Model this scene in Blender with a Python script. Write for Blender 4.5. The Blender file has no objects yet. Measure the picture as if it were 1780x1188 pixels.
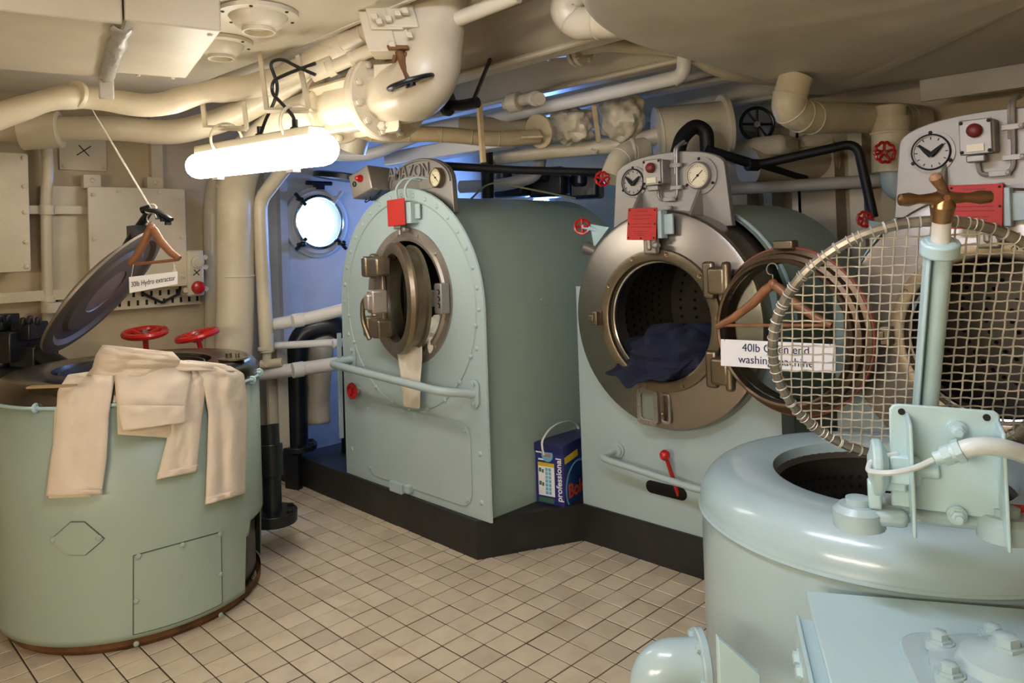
import bpy, math, random
import numpy as np
from mathutils import Vector as V, Matrix as M4, noise
random.seed(4)
PI = math.pi
S = bpy.context.scene
C = bpy.data.collections.new('laundry'); S.collection.children.link(C)

# ---------------------------------------------------------------- camera
F, CX, CY = 1290.9, 890.0, 410.0
YAW, PITCH, ROLL = 2.35712227, 0.01153952, -0.03376879
CAM = V((2.27969601, -1.47845270, 1.34297119))
fwd = V((math.cos(PITCH)*math.cos(YAW), math.cos(PITCH)*math.sin(YAW), math.sin(PITCH)))
r0 = V((math.sin(YAW), -math.cos(YAW), 0)); u0 = r0.cross(fwd)
RT = r0*math.cos(ROLL)+u0*math.sin(ROLL); UP = u0*math.cos(ROLL)-r0*math.sin(ROLL)
cd = bpy.data.cameras.new('camera'); cam = bpy.data.objects.new('camera', cd); C.objects.link(cam)
cd.sensor_width = 36; cd.lens = 36*F/1780; cd.shift_y = (CY-594)/1780; cd.clip_start = .02
cam.matrix_world = M4(((RT.x, UP.x, -fwd.x, CAM.x), (RT.y, UP.y, -fwd.y, CAM.y), (RT.z, UP.z, -fwd.z, CAM.z), (0, 0, 0, 1)))
S.camera = cam
# ---------------------------------------------------------------- world, light, exposure
w = bpy.data.worlds.new('daylight'); S.world = w; w.use_nodes = True
w.node_tree.nodes['Background'].inputs[0].default_value = (.50, .72, 1.0, 1)
w.node_tree.nodes['Background'].inputs[1].default_value = 7.0
S.view_settings.view_transform = 'Standard'; S.view_settings.look = 'None'
S.view_settings.gamma = 1; S.view_settings.use_curve_mapping = False
S.view_settings.exposure = 0.45
TUBE, TUBE2, FILL = 13.0, 42.0, 52.0       # emission of the lamp in view, the lamp overhead and the added fill behind the camera
# ---------------------------------------------------------------- helpers
def ray(x, y): return RT*((x-CX)/F)+UP*(-(y-CY)/F)+fwd
def at(x, y, d): return CAM+ray(x, y)*d
def atX(x, y, v): r = ray(x, y); return CAM+r*((v-CAM.x)/r.x)
def atY(x, y, v): r = ray(x, y); return CAM+r*((v-CAM.y)/r.y)
def atZ(x, y, v): r = ray(x, y); return CAM+r*((v-CAM.z)/r.z)
def lin(h):
    c = [int(h[i:i+2], 16)/255 for i in (0, 2, 4)]
    return tuple((x/12.92 if x <= .04045 else ((x+.055)/1.055)**2.4) for x in c)+(1,)
def mat(name, hx, rough=.5, metal=0, bump=0, bscale=60, var=.06, vscale=3, dirt=None, dscale=1.5, dfac=.5, emit=None, coat=0, spec=None):
    m = bpy.data.materials.new(name); m.use_nodes = True; nt = m.node_tree; b = nt.nodes['Principled BSDF']; N = nt.nodes.new; L = nt.links.new
    c = lin(hx); b.inputs['Roughness'].default_value = rough; b.inputs['Metallic'].default_value = metal
    b.inputs['Coat Weight'].default_value = coat; b.inputs['Coat Roughness'].default_value = .12
    if spec is not None: b.inputs['Specular IOR Level'].default_value = spec
    tc = N('ShaderNodeTexCoord')
    if emit:
        b.inputs['Emission Color'].default_value = c; b.inputs['Emission Strength'].default_value = emit
    n = N('ShaderNodeTexNoise'); n.inputs['Scale'].default_value = vscale; n.inputs['Detail'].default_value = 6; L(tc.outputs['Object'], n.inputs['Vector'])
    r = N('ShaderNodeValToRGB'); e = r.color_ramp.elements
    e[0].position = .3; e[1].position = .7
    e[0].color = tuple(x*(1-var*2) for x in c[:3])+(1,); e[1].color = tuple(min(1, x*(1+var)) for x in c[:3])+(1,)
    L(n.outputs['Fac'], r.inputs['Fac']); out = r.outputs['Color']
    if dirt:
        n2 = N('ShaderNodeTexNoise'); n2.inputs['Scale'].default_value = dscale; n2.inputs['Detail'].default_value = 9; n2.inputs['Roughness'].default_value = .65
        L(tc.outputs['Object'], n2.inputs['Vector'])
        r2 = N('ShaderNodeValToRGB'); r2.color_ramp.elements[0].position = .5; r2.color_ramp.elements[1].position = .75
        r2.color_ramp.elements[1].color = (dfac, dfac, dfac, 1); L(n2.outputs['Fac'], r2.inputs['Fac'])
        mx = N('ShaderNodeMixRGB'); mx.inputs[2].default_value = lin(dirt); L(r2.outputs['Color'], mx.inputs[0]); L(out, mx.inputs[1]); out = mx.outputs[0]
    L(out, b.inputs['Base Color'])
    if bump:
        nb = N('ShaderNodeTexNoise'); nb.inputs['Scale'].default_value = bscale; nb.inputs['Detail'].default_value = 4; L(tc.outputs['Object'], nb.inputs['Vector'])
        bp = N('ShaderNodeBump'); bp.inputs['Strength'].default_value = bump; bp.inputs['Distance'].default_value = .004
        L(nb.outputs['Fac'], bp.inputs['Height']); L(bp.outputs['Normal'], b.inputs['Normal'])
    return m
CREAM = mat('cream gloss paint', 'cfc4a9', .36, bump=.25, bscale=35, dirt='8a7450', dscale=2.2, dfac=.35)
CREAM2 = mat('cream wall paint', 'bfae8d', .45, bump=.2, bscale=25, dirt='77603c', dscale=1.4, dfac=.45)
WALLP = mat('pale wall paint', 'd6d3cc', .5, bump=.25, bscale=20, dirt='8c8478', dscale=3, dfac=.4)
TAN = mat('tan wrapped lagging', 'b5a37e', .55, bump=.6, bscale=50, dirt='7a5f35', dscale=3, dfac=.4)
LAG = mat('cream cloth lagging', 'd1c5a8', .38, bump=1.0, bscale=14, dirt='8a734a', dscale=4, dfac=.4)
HOODM = mat('beige hood lagging', 'd2c9b4', .5, bump=.25, bscale=9, var=.05, vscale=1.5, dirt='8b7d5c', dscale=1.2, dfac=.5)
DUCT = mat('dull cream duct metal', 'cfc6b0', .4, bump=.15, bscale=45)
WHITEP = mat('white pipe paint', 'dcdad4', .4, bump=.15)
GREYP = mat('grey pipe paint', 'b9b4a8', .45, bump=.15)
TEAL = mat('pale green paint', '9dae9f', .42, bump=.12, bscale=40, var=.025, dirt='84998a', dscale=1.5, dfac=.25)
TEALB = mat('pale aqua paint', 'a6b8b8', .42, bump=.12, bscale=40, var=.025, dirt='8aa39c', dscale=1.5, dfac=.25)
TEALG = mat('aqua gloss paint', 'a8bfc2', .24, bump=.3, bscale=22, var=.03, coat=.3, dirt='87a7a3', dscale=2.5, dfac=.3)
TEALP = mat('light aqua paint', 'b4d0d2', .33, bump=.2, bscale=30, var=.02)
STEEL = mat('stained stainless steel', 'a8a198', .36, 1, bump=.1, bscale=12, var=.12, vscale=4, dirt='5c5042', dscale=2, dfac=.5)
STEEL2 = mat('dull steel', 'a39b90', .45, .7, bump=.15, var=.15, vscale=5)
DARKST = mat('dark basket steel', '6a655d', .45, .8, bump=.2, bscale=18, var=.2)
ALU = mat('brushed aluminium', '9a968e', .5, .6, bump=.2, bscale=70, var=.06, dirt='8d877c', dscale=5, dfac=.4)
BRONZE = mat('tarnished bronze', '90836d', .38, .9, bump=.15, var=.15, vscale=8)
BRASS = mat('worn brass', 'a98863', .3, 1, bump=.15, var=.15, vscale=12)
CHROME = mat('chrome', 'd0d0d0', .12, 1, var=.02)
BLACK = mat('black enamel', '16191b', .32, bump=.3, bscale=30, var=.2)
RUBBER = mat('black rubber', '0e0e0e', .55, var=.1)
CURB = mat('black bitumen paint', '242423', .5, bump=.4, bscale=60, var=.15, dirt='38332a', dscale=6, dfac=.5)
RED = mat('red enamel', 'b81712', .3, bump=.15, var=.05, coat=.3)
REDS = mat('red sign plate', 'b52417', .6, bump=.15, var=.08, vscale=9)
REDD = mat('dull red knob', '70211c', .45)
WHITE = mat('white card', 'ecebea', .6, var=.01)
PLAS = mat('white plastic', 'e3e3e0', .35, var=.01)
INK = mat('dark blue ink', '20284c', .7, var=.01)
INKB = mat('black ink', '101010', .7, var=.01)
RUST = mat('rusty steel', '6e4a2a', .75, .2, bump=.6, bscale=40, var=.3, vscale=15)
WOOD = mat('varnished wood', '8d5d3d', .38, bump=.2, var=.15, vscale=14)
WOODP = mat('pale timber', 'b9a27a', .6, bump=.3, var=.12, vscale=14)
CLOTH = mat('cream cotton', 'dccfbb', .9, bump=.6, bscale=34, var=.03, dirt='c5b195', dscale=5, dfac=.35)
CLOTHW = mat('white cotton', 'e4dcca', .9, bump=.3, bscale=200, var=.03)
NAVY = mat('navy cotton', '171c32', .95, bump=.4, bscale=200, var=.15)
DIAL = mat('cream dial face', 'd8cfae', .4, var=.02)
WIRE = mat('dull galvanised wire', 'cdc8ba', .45, .35, bump=.3, bscale=60, var=.2, vscale=20)
CORD = mat('white cord', 'ddd6c4', .8)
GROUT = mat('dark grout', '4c3c30', .8, bump=.4, bscale=90, var=.2)
BOXB = mat('violet blue carton', '2a2b74', .35, var=.03)
BOXD = mat('deep blue carton print', '1c3f77', .35, var=.25, vscale=18)
YEL = mat('yellow print', 'd8b52c', .4, var=.02)
ORG = mat('orange red print', 'd04a1e', .4, var=.02)
CYAN = mat('light blue print', '6fb0cc', .4, var=.03)
GRN = mat('green print', '3c6b50', .4, var=.03)
HOLE = mat('dark void', '050505', .9, var=.01)
def glassmat():
    m = bpy.data.materials.new('clear glass'); m.use_nodes = True; nt = m.node_tree; b = nt.nodes['Principled BSDF']
    b.inputs['Base Color'].default_value = (.86, .93, .93, 1); b.inputs['Roughness'].default_value = .03; b.inputs['Transmission Weight'].default_value = 1; b.inputs['IOR'].default_value = 1.1
    n = nt.nodes.new('ShaderNodeTexNoise'); n.inputs['Scale'].default_value = 5
    r = nt.nodes.new('ShaderNodeMapRange'); r.inputs[3].default_value = .02; r.inputs[4].default_value = .1
    nt.links.new(n.outputs['Fac'], r.inputs[0]); nt.links.new(r.outputs[0], b.inputs['Roughness'])
    return m
GLASS = glassmat()
PALEA = mat('whitish aqua paint', 'ccd8d5', .35, bump=.15)

def frame(ax):
    a = V(ax).normalized(); t = V((0, 0, 1)) if abs(a.z) < .9 else V((0, 1, 0))
    u = t.cross(a).normalized(); return u, a.cross(u), a
class MB:
    def __init__(s): s.v = []; s.f = []
    def add(s, vs, fs):
        k = len(s.v); s.v += [V(p) for p in vs]; s.f += [tuple(i+k for i in f) for f in fs]; return s
    def box(s, c, d, m=None):
        h = V(d)/2; c = V(c); vs = []
        for x in (-1, 1):
            for y in (-1, 1):
                for z in (-1, 1):
                    p = V((x*h.x, y*h.y, z*h.z)); vs.append(c+(m@p if m else p))
        return s.add(vs, [(0, 1, 3, 2), (4, 6, 7, 5), (0, 4, 5, 1), (2, 3, 7, 6), (0, 2, 6, 4), (1, 5, 7, 3)])
    def lathe(s, o, ax, prof, n=24, caps=True, a0=0, a1=2*PI):
        u, v, a = frame(ax); o = V(o); full = abs(a1-a0-2*PI) < 1e-6; k = n if full else n+1; vs = []
        for r, h in prof:
            for i in range(k):
                t = a0+(a1-a0)*i/n; vs.append(o+a*h+(u*math.cos(t)+v*math.sin(t))*r)
        fs = []
        for j in range(len(prof)-1):
            for i in range(n):
                i2 = (i+1) % k; fs.append((j*k+i, j*k+i2, (j+1)*k+i2, (j+1)*k+i))
        if caps and full: fs.append(tuple(range(k))[::-1]); fs.append(tuple((len(prof)-1)*k+i for i in range(k)))
        return s.add(vs, fs)
    def cyl(s, p0, p1, r0, r1=None, n=14, caps=True):
        p0 = V(p0); p1 = V(p1); r1 = r0 if r1 is None else r1
        return s.lathe(p0, p1-p0, [(r0, 0), (r1, (p1-p0).length)], n, caps)
    def tube(s, pts, r, n=10, closed=False, flat=1):
        pts = [V(p) for p in pts]; m = len(pts); rs = r if hasattr(r, '__len__') else [r]*m; vs = []
        u = None
        for i, p in enumerate(pts):
            a = pts[(i+1) % m] if (closed or i < m-1) else p; b = pts[i-1] if (closed or i > 0) else p
            t = (a-b).normalized()
            if u is None: u = frame(t)[0]
            u = (u-t*u.dot(t)).normalized(); v = t.cross(u)
            for k in range(n): q = 2*PI*k/n; vs.append(p+(u*math.cos(q)+v*math.sin(q)*flat)*rs[i])
        fs = [(i*n+k, i*n+(k+1) % n, ((i+1) % m)*n+(k+1) % n, ((i+1) % m)*n+k) for i in range(m if closed else m-1) for k in range(n)]
        if not closed: fs += [tuple(range(n))[::-1], tuple((m-1)*n+k for k in range(n))]
        return s.add(vs, fs)
    def torus(s, c, ax, R, r, n=40, m=8, a0=0, a1=2*PI, flat=1):
        u, v, a = frame(ax); full = abs(a1-a0-2*PI) < 1e-6; k = n if full else n+1
        return s.tube([V(c)+(u*math.cos(a0+(a1-a0)*i/n)+v*math.sin(a0+(a1-a0)*i/n))*R for i in range(k)], r, m, full, flat)
    def ball(s, c, r, n=14, m=8, ax=(0, 0, 1), k=1):
        return s.lathe(c, ax, [(max(1e-4, r*math.sin(PI*j/m)), -r*k*math.cos(PI*j/m)) for j in range(m+1)], n, False)
    def prism(s, poly, o, ux, uy, dep):
        # poly in the (ux,uy) plane at o, pushed along dep
        o = V(o); ux = V(ux); uy = V(uy); dep = V(dep); n = len(poly)
        vs = [o+ux*a+uy*b for a, b in poly]; vs += [p+dep for p in vs]
        return s.add(vs, [tuple(range(n))[::-1], tuple(range(n, 2*n))]+[(i, (i+1) % n, n+(i+1) % n, n+i) for i in range(n)])
    def frameplate(s, outer, inner, o, ux, uy, dep):
        # plate with one hole; outer and inner have equal counts
        o = V(o); ux = V(ux); uy = V(uy); dep = V(dep); n = len(outer)
        vs = [o+ux*a+uy*b for a, b in outer]+[o+ux*a+uy*b for a, b in inner]; vs += [p+dep for p in vs]; fs = []
        for i in range(n):
            j = (i+1) % n
            fs += [(i, n+i, n+j, j), (2*n+i, 2*n+j, 3*n+j, 3*n+i), (i, j, 2*n+j, 2*n+i), (n+i, 3*n+i, 3*n+j, n+j)]
        return s.add(vs, fs)
    def bolt(s, c, ax, r, h=None):
        h = h or r*.9; return s.lathe(c, ax, [(r*1.35, 0), (r*1.35, h*.25), (r, h*.25), (r, h*.85), (r*.6, h)], 6)
    def grid(s, P):
        n, m = len(P), len(P[0])
        return s.add([p for row in P for p in row], [(i*m+j, i*m+j+1, (i+1)*m+j+1, (i+1)*m+j) for i in range(n-1) for j in range(m-1)])
    def mesh(s, name, origin=(0, 0, 0), ang=38):
        me = bpy.data.meshes.new(name); o = V(origin)
        me.from_pydata([tuple(p-o) for p in s.v], [], s.f); me.validate(); me.update()
        import bmesh
        b = bmesh.new(); b.from_mesh(me); bmesh.ops.recalc_face_normals(b, faces=b.faces); b.to_mesh(me); b.free()
        me.shade_smooth(); me.set_sharp_from_angle(angle=math.radians(ang)); return me
    def low(s):
        xs = [p.x for p in s.v]; ys = [p.y for p in s.v]; zs = [p.z for p in s.v]
        return V(((min(xs)+max(xs))/2, (min(ys)+max(ys))/2, min(zs)))
WL = {}
def base(o): return WL.get(o.name, V((0, 0, 0)))
def part(mb, name, m, parent, bev=0, ang=38, label=None, stuff=False, sub=0, solid=0):
    """mesh of world coordinates as a part of parent"""
    o = bpy.data.objects.new(name, mb.mesh(name, base(parent) if parent else (0, 0, 0), ang)); C.objects.link(o)
    o.data.materials.append(m); o.parent = parent; WL[o.name] = base(parent) if parent else V((0, 0, 0))
    fin(o, bev, sub, solid)
    if label: o['label'] = label
    if stuff: o['kind'] = 'stuff'
    return o
def fin(o, bev, sub, solid):
    if solid: k = o.modifiers.new('t', 'SOLIDIFY'); k.thickness = solid; k.offset = 0
    if sub: k = o.modifiers.new('s', 'SUBSURF'); k.levels = sub; k.render_levels = sub
    if bev: k = o.modifiers.new('b', 'BEVEL'); k.width = bev; k.segments = 2; k.limit_method = 'ANGLE'; k.angle_limit = math.radians(40)
def thing(name, label, cat, loc, group=None):
    o = bpy.data.objects.new(name, None); C.objects.link(o); o.location = loc; o.empty_display_size = .05; WL[o.name] = V(loc)
    tag(o, label, cat, group); return o
def tag(o, label, cat, group=None):
    o['label'] = label; o['category'] = cat
    if group: o['group'] = group
    return o
def solo(mb, name, m, label, cat, group=None, bev=0, ang=38, sub=0, solid=0):
    b = mb.low(); o = bpy.data.objects.new(name, mb.mesh(name, b, ang)); C.objects.link(o); o.location = b; WL[o.name] = b
    o.data.materials.append(m); fin(o, bev, sub, solid); return tag(o, label, cat, group)
def struct(mb, name, m, parent=None, bev=0):
    o = bpy.data.objects.new(name, mb.mesh(name)); C.objects.link(o); o.data.materials.append(m); WL[o.name] = V((0, 0, 0)); fin(o, bev, 0, 0)
    if parent: o.parent = parent
    else: o['kind'] = 'structure'
    return o
def dup(root, loc, label, group=None):
    r = root.copy(); C.objects.link(r); r.location = loc; r['label'] = label
    if group: r['group'] = group
    for ch in list(root.children):
        c = ch.copy(); C.objects.link(c); c.parent = r
        for g in list(ch.children):
            d = g.copy(); C.objects.link(d); d.parent = c
    return r
def bend(pts, rad, n=7):
    pts = [V(p) for p in pts]; out = [pts[0]]
    for i in range(1, len(pts)-1):
        a, b, c = pts[i-1], pts[i], pts[i+1]; d0 = (a-b).normalized(); d1 = (c-b).normalized()
        k = min(rad, (a-b).length*.48, (c-b).length*.48); p0 = b+d0*k; p1 = b+d1*k
        for j in range(n+1):
            t = j/n; out.append(p0*(1-t)**2+b*2*t*(1-t)+p1*t*t)
    return out+[pts[-1]]
def circ(r, n, cx=0, cy=0, a0=0): return [(cx+r*math.cos(a0+2*PI*i/n), cy+r*math.sin(a0+2*PI*i/n)) for i in range(n)]
def rrect(w, h, r, n=4):
    o = []
    for sx, sy, a in ((1, 1, 0), (-1, 1, PI/2), (-1, -1, PI), (1, -1, 1.5*PI)):
        for i in range(n+1): o.append((sx*(w/2-r)+r*math.cos(a+PI/2*i/n), sy*(h/2-r)+r*math.sin(a+PI/2*i/n)))
    return o
def text(s, name, size, o, ux, uy, m, parent, depth=.0006, align='CENTER', spacing=1, bold=0, xs=1):
    cu = bpy.data.curves.new(name, 'FONT'); cu.body = s; cu.size = size; cu.extrude = depth; cu.align_x = align; cu.align_y = 'CENTER'
    cu.space_character = spacing; cu.offset = bold
    t = bpy.data.objects.new(name, cu); C.objects.link(t); bpy.context.view_layer.update()
    me = bpy.data.meshes.new_from_object(t.evaluated_get(bpy.context.evaluated_depsgraph_get())); bpy.data.objects.remove(t)
    ux = V(ux).normalized(); uy = V(uy).normalized(); uz = ux.cross(uy); ux = ux*xs; p = V(o)-base(parent)
    me.transform(M4(((ux.x, uy.x, uz.x, p.x), (ux.y, uy.y, uz.y, p.y), (ux.z, uy.z, uz.z, p.z), (0, 0, 0, 1))))
    ob = bpy.data.objects.new(name, me); C.objects.link(ob); me.materials.clear(); me.materials.append(m); ob.parent = parent; WL[ob.name] = base(parent); return ob
X, Y, Z = V((1, 0, 0)), V((0, 1, 0)), V((0, 0, 1))

# ---------------------------------------------------------------- setting
x0, x1, y0, y1, zc = -2.0, 3.3, -3.0, 2.6, 2.36
struct(MB().box(((x0+x1)/2, (y0+y1)/2, -.0525), (x1-x0, y1-y0, .1)), 'floor', GROUT)
FLOOR = bpy.data.objects['floor']
TILE = mat('buff quarry tile', 'cdbfa5', .34, bump=.12, bscale=30, var=.04, vscale=10, dirt='8f6f48', dscale=7, dfac=.35)
nt = TILE.node_tree; oi = nt.nodes.new('ShaderNodeObjectInfo'); hs = nt.nodes.new('ShaderNodeHueSaturation'); b = nt.nodes['Principled BSDF']
src = b.inputs['Base Color'].links[0].from_socket; mr = nt.nodes.new('ShaderNodeMapRange'); mr.inputs[3].default_value = .88; mr.inputs[4].default_value = 1.08
nt.links.new(oi.outputs['Random'], mr.inputs[0]); nt.links.new(mr.outputs[0], hs.inputs['Value']); nt.links.new(src, hs.inputs['Color']); nt.links.new(hs.outputs[0], b.inputs['Base Color'])
for n in nt.nodes:
    if n.type == 'TEX_COORD':
        for l in list(n.outputs['Object'].links):
            g = nt.nodes.get('geo') or nt.nodes.new('ShaderNodeNewGeometry'); g.name = 'geo'; nt.links.new(g.outputs['Position'], l.to_socket)
EXC, EXR, EXT = V((-.895, -.46, 0)), .465, .92
RCC, RCR, RCT = V((1.615, .48, 0)), .455, .75
def tilemb(cx, cy, mb, t=0.0):
    k = .0475; e = .0016
    mb.add([(cx-k, cy-k, -.011), (cx+k, cy-k, -.011), (cx+k, cy+k, -.011), (cx-k, cy+k, -.011), (cx-k, cy-k, -e), (cx+k, cy-k, -e), (cx+k, cy+k, -e), (cx-k, cy+k, -e),
            (cx-k+e, cy-k+e, t), (cx+k-e, cy-k+e, t), (cx+k-e, cy+k-e, t), (cx-k+e, cy+k-e, t)],
           [(0, 1, 5, 4), (1, 2, 6, 5), (2, 3, 7, 6), (3, 0, 4, 7), (4, 5, 9, 8), (5, 6, 10, 9), (6, 7, 11, 10), (7, 4, 8, 11), (8, 9, 10, 11)])
cand, rest = [], []
for i in range(-20, 33):
    for j in range(-30, 11):
        c = V((i*.1+.05, j*.1+.05, 0)); q = c-CAM; d = q.dot(fwd)
        px, py = (CX+F*q.dot(RT)/d, CY-F*q.dot(UP)/d) if d > .1 else (-1, -1)
        hid = c.y > (.66 if c.x < -.1 else 1.1) or (c-EXC).length < EXR-.08 or (c-RCC).length < RCR-.05 or not (-20 < px < 1240 and 800 < py < 1215) or (px < 440 and py < 960) or (px < 430 and py < 1010 and px < 300)
        (rest if hid else cand).append((d, c))
cand.sort(key=lambda t: t[0])
me = None
for d, c in cand[:300]:
    if me is None:
        mb = MB(); tilemb(0, 0, mb); me = mb.mesh('tile'); me.materials.append(TILE)
    o = bpy.data.objects.new('tile', me); C.objects.link(o); o.parent = FLOOR; o.location = (c.x, c.y, random.uniform(-.0012, .0006)); o.rotation_euler = (random.uniform(-.006, .006), random.uniform(-.006, .006), 0)
mb = MB()
for d, c in cand[300:]+rest:
    if c.y < (.636 if c.x < -.11 else 1.09): tilemb(c.x, c.y, mb)
part(mb, 'tiling', TILE, FLOOR, stuff=True)

def wall(name, c, d, m): return struct(MB().box(c, d), name, m)
# left wall with a round opening for the porthole
PO = atX(547, 387, x0); PR = .165
o4 = []; i4 = []
for k in range(64):
    a = 2*PI*(k+.5)/64; i4.append((PO.y+PR*math.cos(a), PO.z+PR*math.sin(a)))
    ca, sa = math.cos(a), math.sin(a); t = min(((y1+.05-PO.y) if ca > 0 else (PO.y-y0+.05))/max(1e-6, abs(ca)), ((zc+.1-PO.z) if sa > 0 else (PO.z+.1))/max(1e-6, abs(sa)))
    o4.append((PO.y+ca*t, PO.z+sa*t))
def corner(o4, pts):
    for p in pts:
        k = min(range(len(o4)), key=lambda i: (o4[i][0]-p[0])**2+(o4[i][1]-p[1])**2); o4[k] = p
    return o4
o4 = corner(o4, [(y1+.05, zc+.1), (y0-.05, zc+.1), (y0-.05, -.1), (y1+.05, -.1)])
WALL_L = struct(MB().frameplate(o4, i4, (x0, 0, 0), Y, Z, (-.06, 0, 0)), 'wall_left', WALLP)
wall('wall_back', ((x0+x1)/2, y1+.03, zc/2), (x1-x0, .06, zc), CREAM2)
wall('wall_right', (x1+.03, (y0+y1)/2, zc/2), (.06, y1-y0, zc), CREAM2)
wall('wall_front', ((x0+x1)/2, y0-.03, zc/2), (x1-x0, .06, zc), CREAM2)
CEIL = struct(MB().box(((x0+x1)/2, (y0+y1)/2, zc+.03), (x1-x0, y1-y0, .06)), 'ceiling', CREAM2)
# deck beams: bulb section, along X
for yb, zb in ((.80, 2.10), (1.36, 2.10), (1.85, 2.10), (2.26, 2.05)):
    mb = MB()
    mb.box(((x0+.8)/2, yb, (zb+zc)/2), (.8-x0-.02, .014, zc-zb))
    mb.box(((x0+.8)/2, yb-.035, zb+.008), (.8-x0-.02, .085, .016))
    mb.tube([(x0+.02, yb-.078, zb+.008), (.79, yb-.078, zb+.008)], .013, 8)
    struct(mb, 'beam', CREAM, CEIL)
struct(MB().box((x0+.006, (y0+.66)/2, zc/2), (.012, .66-y0, zc)), 'lining_panel', CREAM2, WALL_L)
NYY = V((0, -1, 0))
# porthole: structure with its parts
w1 = struct(MB().lathe((x0+.004, PO.y, PO.z), X, [(.158, -.07), (.158, .03), (.172, .05), (.20, .05), (.21, .035), (.225, .03), (.225, 0)], 48, False), 'window_1', WALLP)
part(MB().lathe((x0-.02, PO.y, PO.z), X, [(.16, 0), (.16, .012)], 40), 'pane', GLASS, w1)
part(MB().torus((x0+.055, PO.y, PO.z), X, .166, .012, 48, 8), 'rim', CHROME, w1)
for a in (.9, 2.35, 3.9, 5.5):
    c = V((x0+.05, PO.y+.2*math.cos(a), PO.z+.2*math.sin(a))); d = V((0, math.cos(a), math.sin(a)))
    mb = MB().cyl(c-X*.01, c+X*.05, .011).cyl(c-d*.05+X*.03, c+d*.05+X*.03, .012)
    if a > 3: mb.ball(c+X*.055, .02)
    part(mb, 'dog_clamp', BLACK if a > 2 else WALLP, w1)
part(MB().box((x0+.03, PO.y+.02, PO.z+.235), (.06, .05, .05)).cyl((x0+.05, PO.y-.08, PO.z+.25), (x0+.05, PO.y+.1, PO.z+.25), .014), 'hinge', BLACK, w1)
part(MB().lathe((x0+.24, PO.y+.1, PO.z+.262), (.12, .1, 1), [(.02, .03), (.19, .03), (.21, .022), (.21, -.008), (.18, -.012)], 40), 'deadlight_lid', BLACK, w1)
w2 = struct(MB().lathe((-1.45, y1-.002, 1.52), NYY, [(.15, 0), (.15, .03), (.165, .05), (.2, .045), (.215, 0)], 40, False), 'added_glow_window', WALLP)  # added unseen porthole: its glowing pane throws blue light on the left wall
part(MB().lathe((-1.45, y1-.002, 1.52), NYY, [(.15, 0), (.15, .012)], 32), 'pane', mat('added blue glow pane', '6f9dff', .4, var=0, emit=105), w2)
# the black plinth under the machines
mb = MB(); K = .163
poly = [(-1.66, .636), (-.11, .636), (.1, 1.089), (3.25, 1.089), (3.25, 1.19), (-1.66, 1.19)]
P0 = [(-1.72, .655), (-.113, .636), (.1, 1.089), (3.28, 1.10), (3.28, 2.55), (-1.72, 2.55)]
struct(MB().prism(P0, (0, 0, -.01), X, Y, (0, 0, K+.01)), 'trim_1', CURB)
# frame strip on the wall left of the porthole
struct(MB().box((x0+.03, .76, 1.1), (.06, .05, 2.2)).box((x0+.005, .69, 1.1), (.012, .12, 2.2)), 'trim_2', WALLP)
struct(MB().box((x0+.03, .02, 1.9), (.06, .06, .92)), 'trim_3', CREAM)
# panelled lining far behind the machines: ribs and a bulging cover
BACK = bpy.data.objects['wall_back']
for px, wd, m in ((1285, .10, CREAM2), (1335, .05, CREAM), (1385, .05, CREAM), (1420, .2, CREAM2), (1490, .07, CREAM), (1555, .12, CREAM2)):
    p = atY(px, 400, 2.45); struct(MB().box((p.x, 2.53, 1.0), (wd, .14, 1.9)), 'stiffener', m, BACK)
# ---------------------------------------------------------------- helpers for machines
def arch(cx, hw, zb, zs, n=24, rz=None):
    rz = rz or hw
    return [(cx-hw, zb), (cx+hw, zb)]+[(cx+hw*math.cos(PI*i/n), zs+rz*math.sin(PI*i/n)) for i in range(n+1)]
def wheel(name, c, ax, R, r, m, parent=None, label=None, cat=None, spokes=4, hub=.3, group=None, stem=None, scallop=0, a0=.3):
    """hand wheel: rim, spokes and hub parts; own thing when no parent is given"""
    c = V(c); u, v, a = frame(ax)
    t = thing(name, label, cat, c, group) if parent is None else None
    k = t or parent
    if scallop:
        mb = MB().tube([c+(u*math.cos(q)+v*math.sin(q))*(R*(1+.06*math.cos(scallop*q))) for q in [2*PI*i/48 for i in range(48)]], r, 6, True)
    else: mb = MB().torus(c, ax, R, r, 36, 8)
    if t is None:
        for i in range(spokes):
            q = a0+2*PI*i/spokes; mb.cyl(c-a*r*.6, c+(u*math.cos(q)+v*math.sin(q))*R, r*.8, r*.8, 6)
        mb.cyl(c-a*r*1.5, c+a*r*1.2, R*hub, R*hub, 12)
        return part(mb, 'hand_wheel', m, k, label=None)
    part(mb, 'rim', m, k)
    for i in range(spokes):
        q = a0+2*PI*i/spokes; d = u*math.cos(q)+v*math.sin(q)
        part(MB().cyl(c-a*r*1.2, c+d*R, r*.95, r*.8, 8), 'spoke', m, k)
    part(MB().lathe(c-a*r*2, a, [(R*hub*1.1, 0), (R*hub*1.1, r*1.6), (R*hub*.8, r*2.2)], 16), 'hub', m, k)
    part(MB().bolt(c+a*r*.2, ax, R*hub*.5), 'nut', STEEL2, k)
    if stem: part(MB().cyl(c-a*r*2, c-a*stem, R*.14, R*.14, 10), 'stem', stem_m, k)
    return t
stem_m = STEEL2
def rivets(parent, pts, ax, r, m, name='rivets'):
    mb = MB()
    for p in pts: mb.lathe(p, ax, [(r*1.3, 0), (r*1.1, r*.4), (r*.5, r*.75)], 7)
    return part(mb, name, m, parent, stuff=True)
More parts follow.
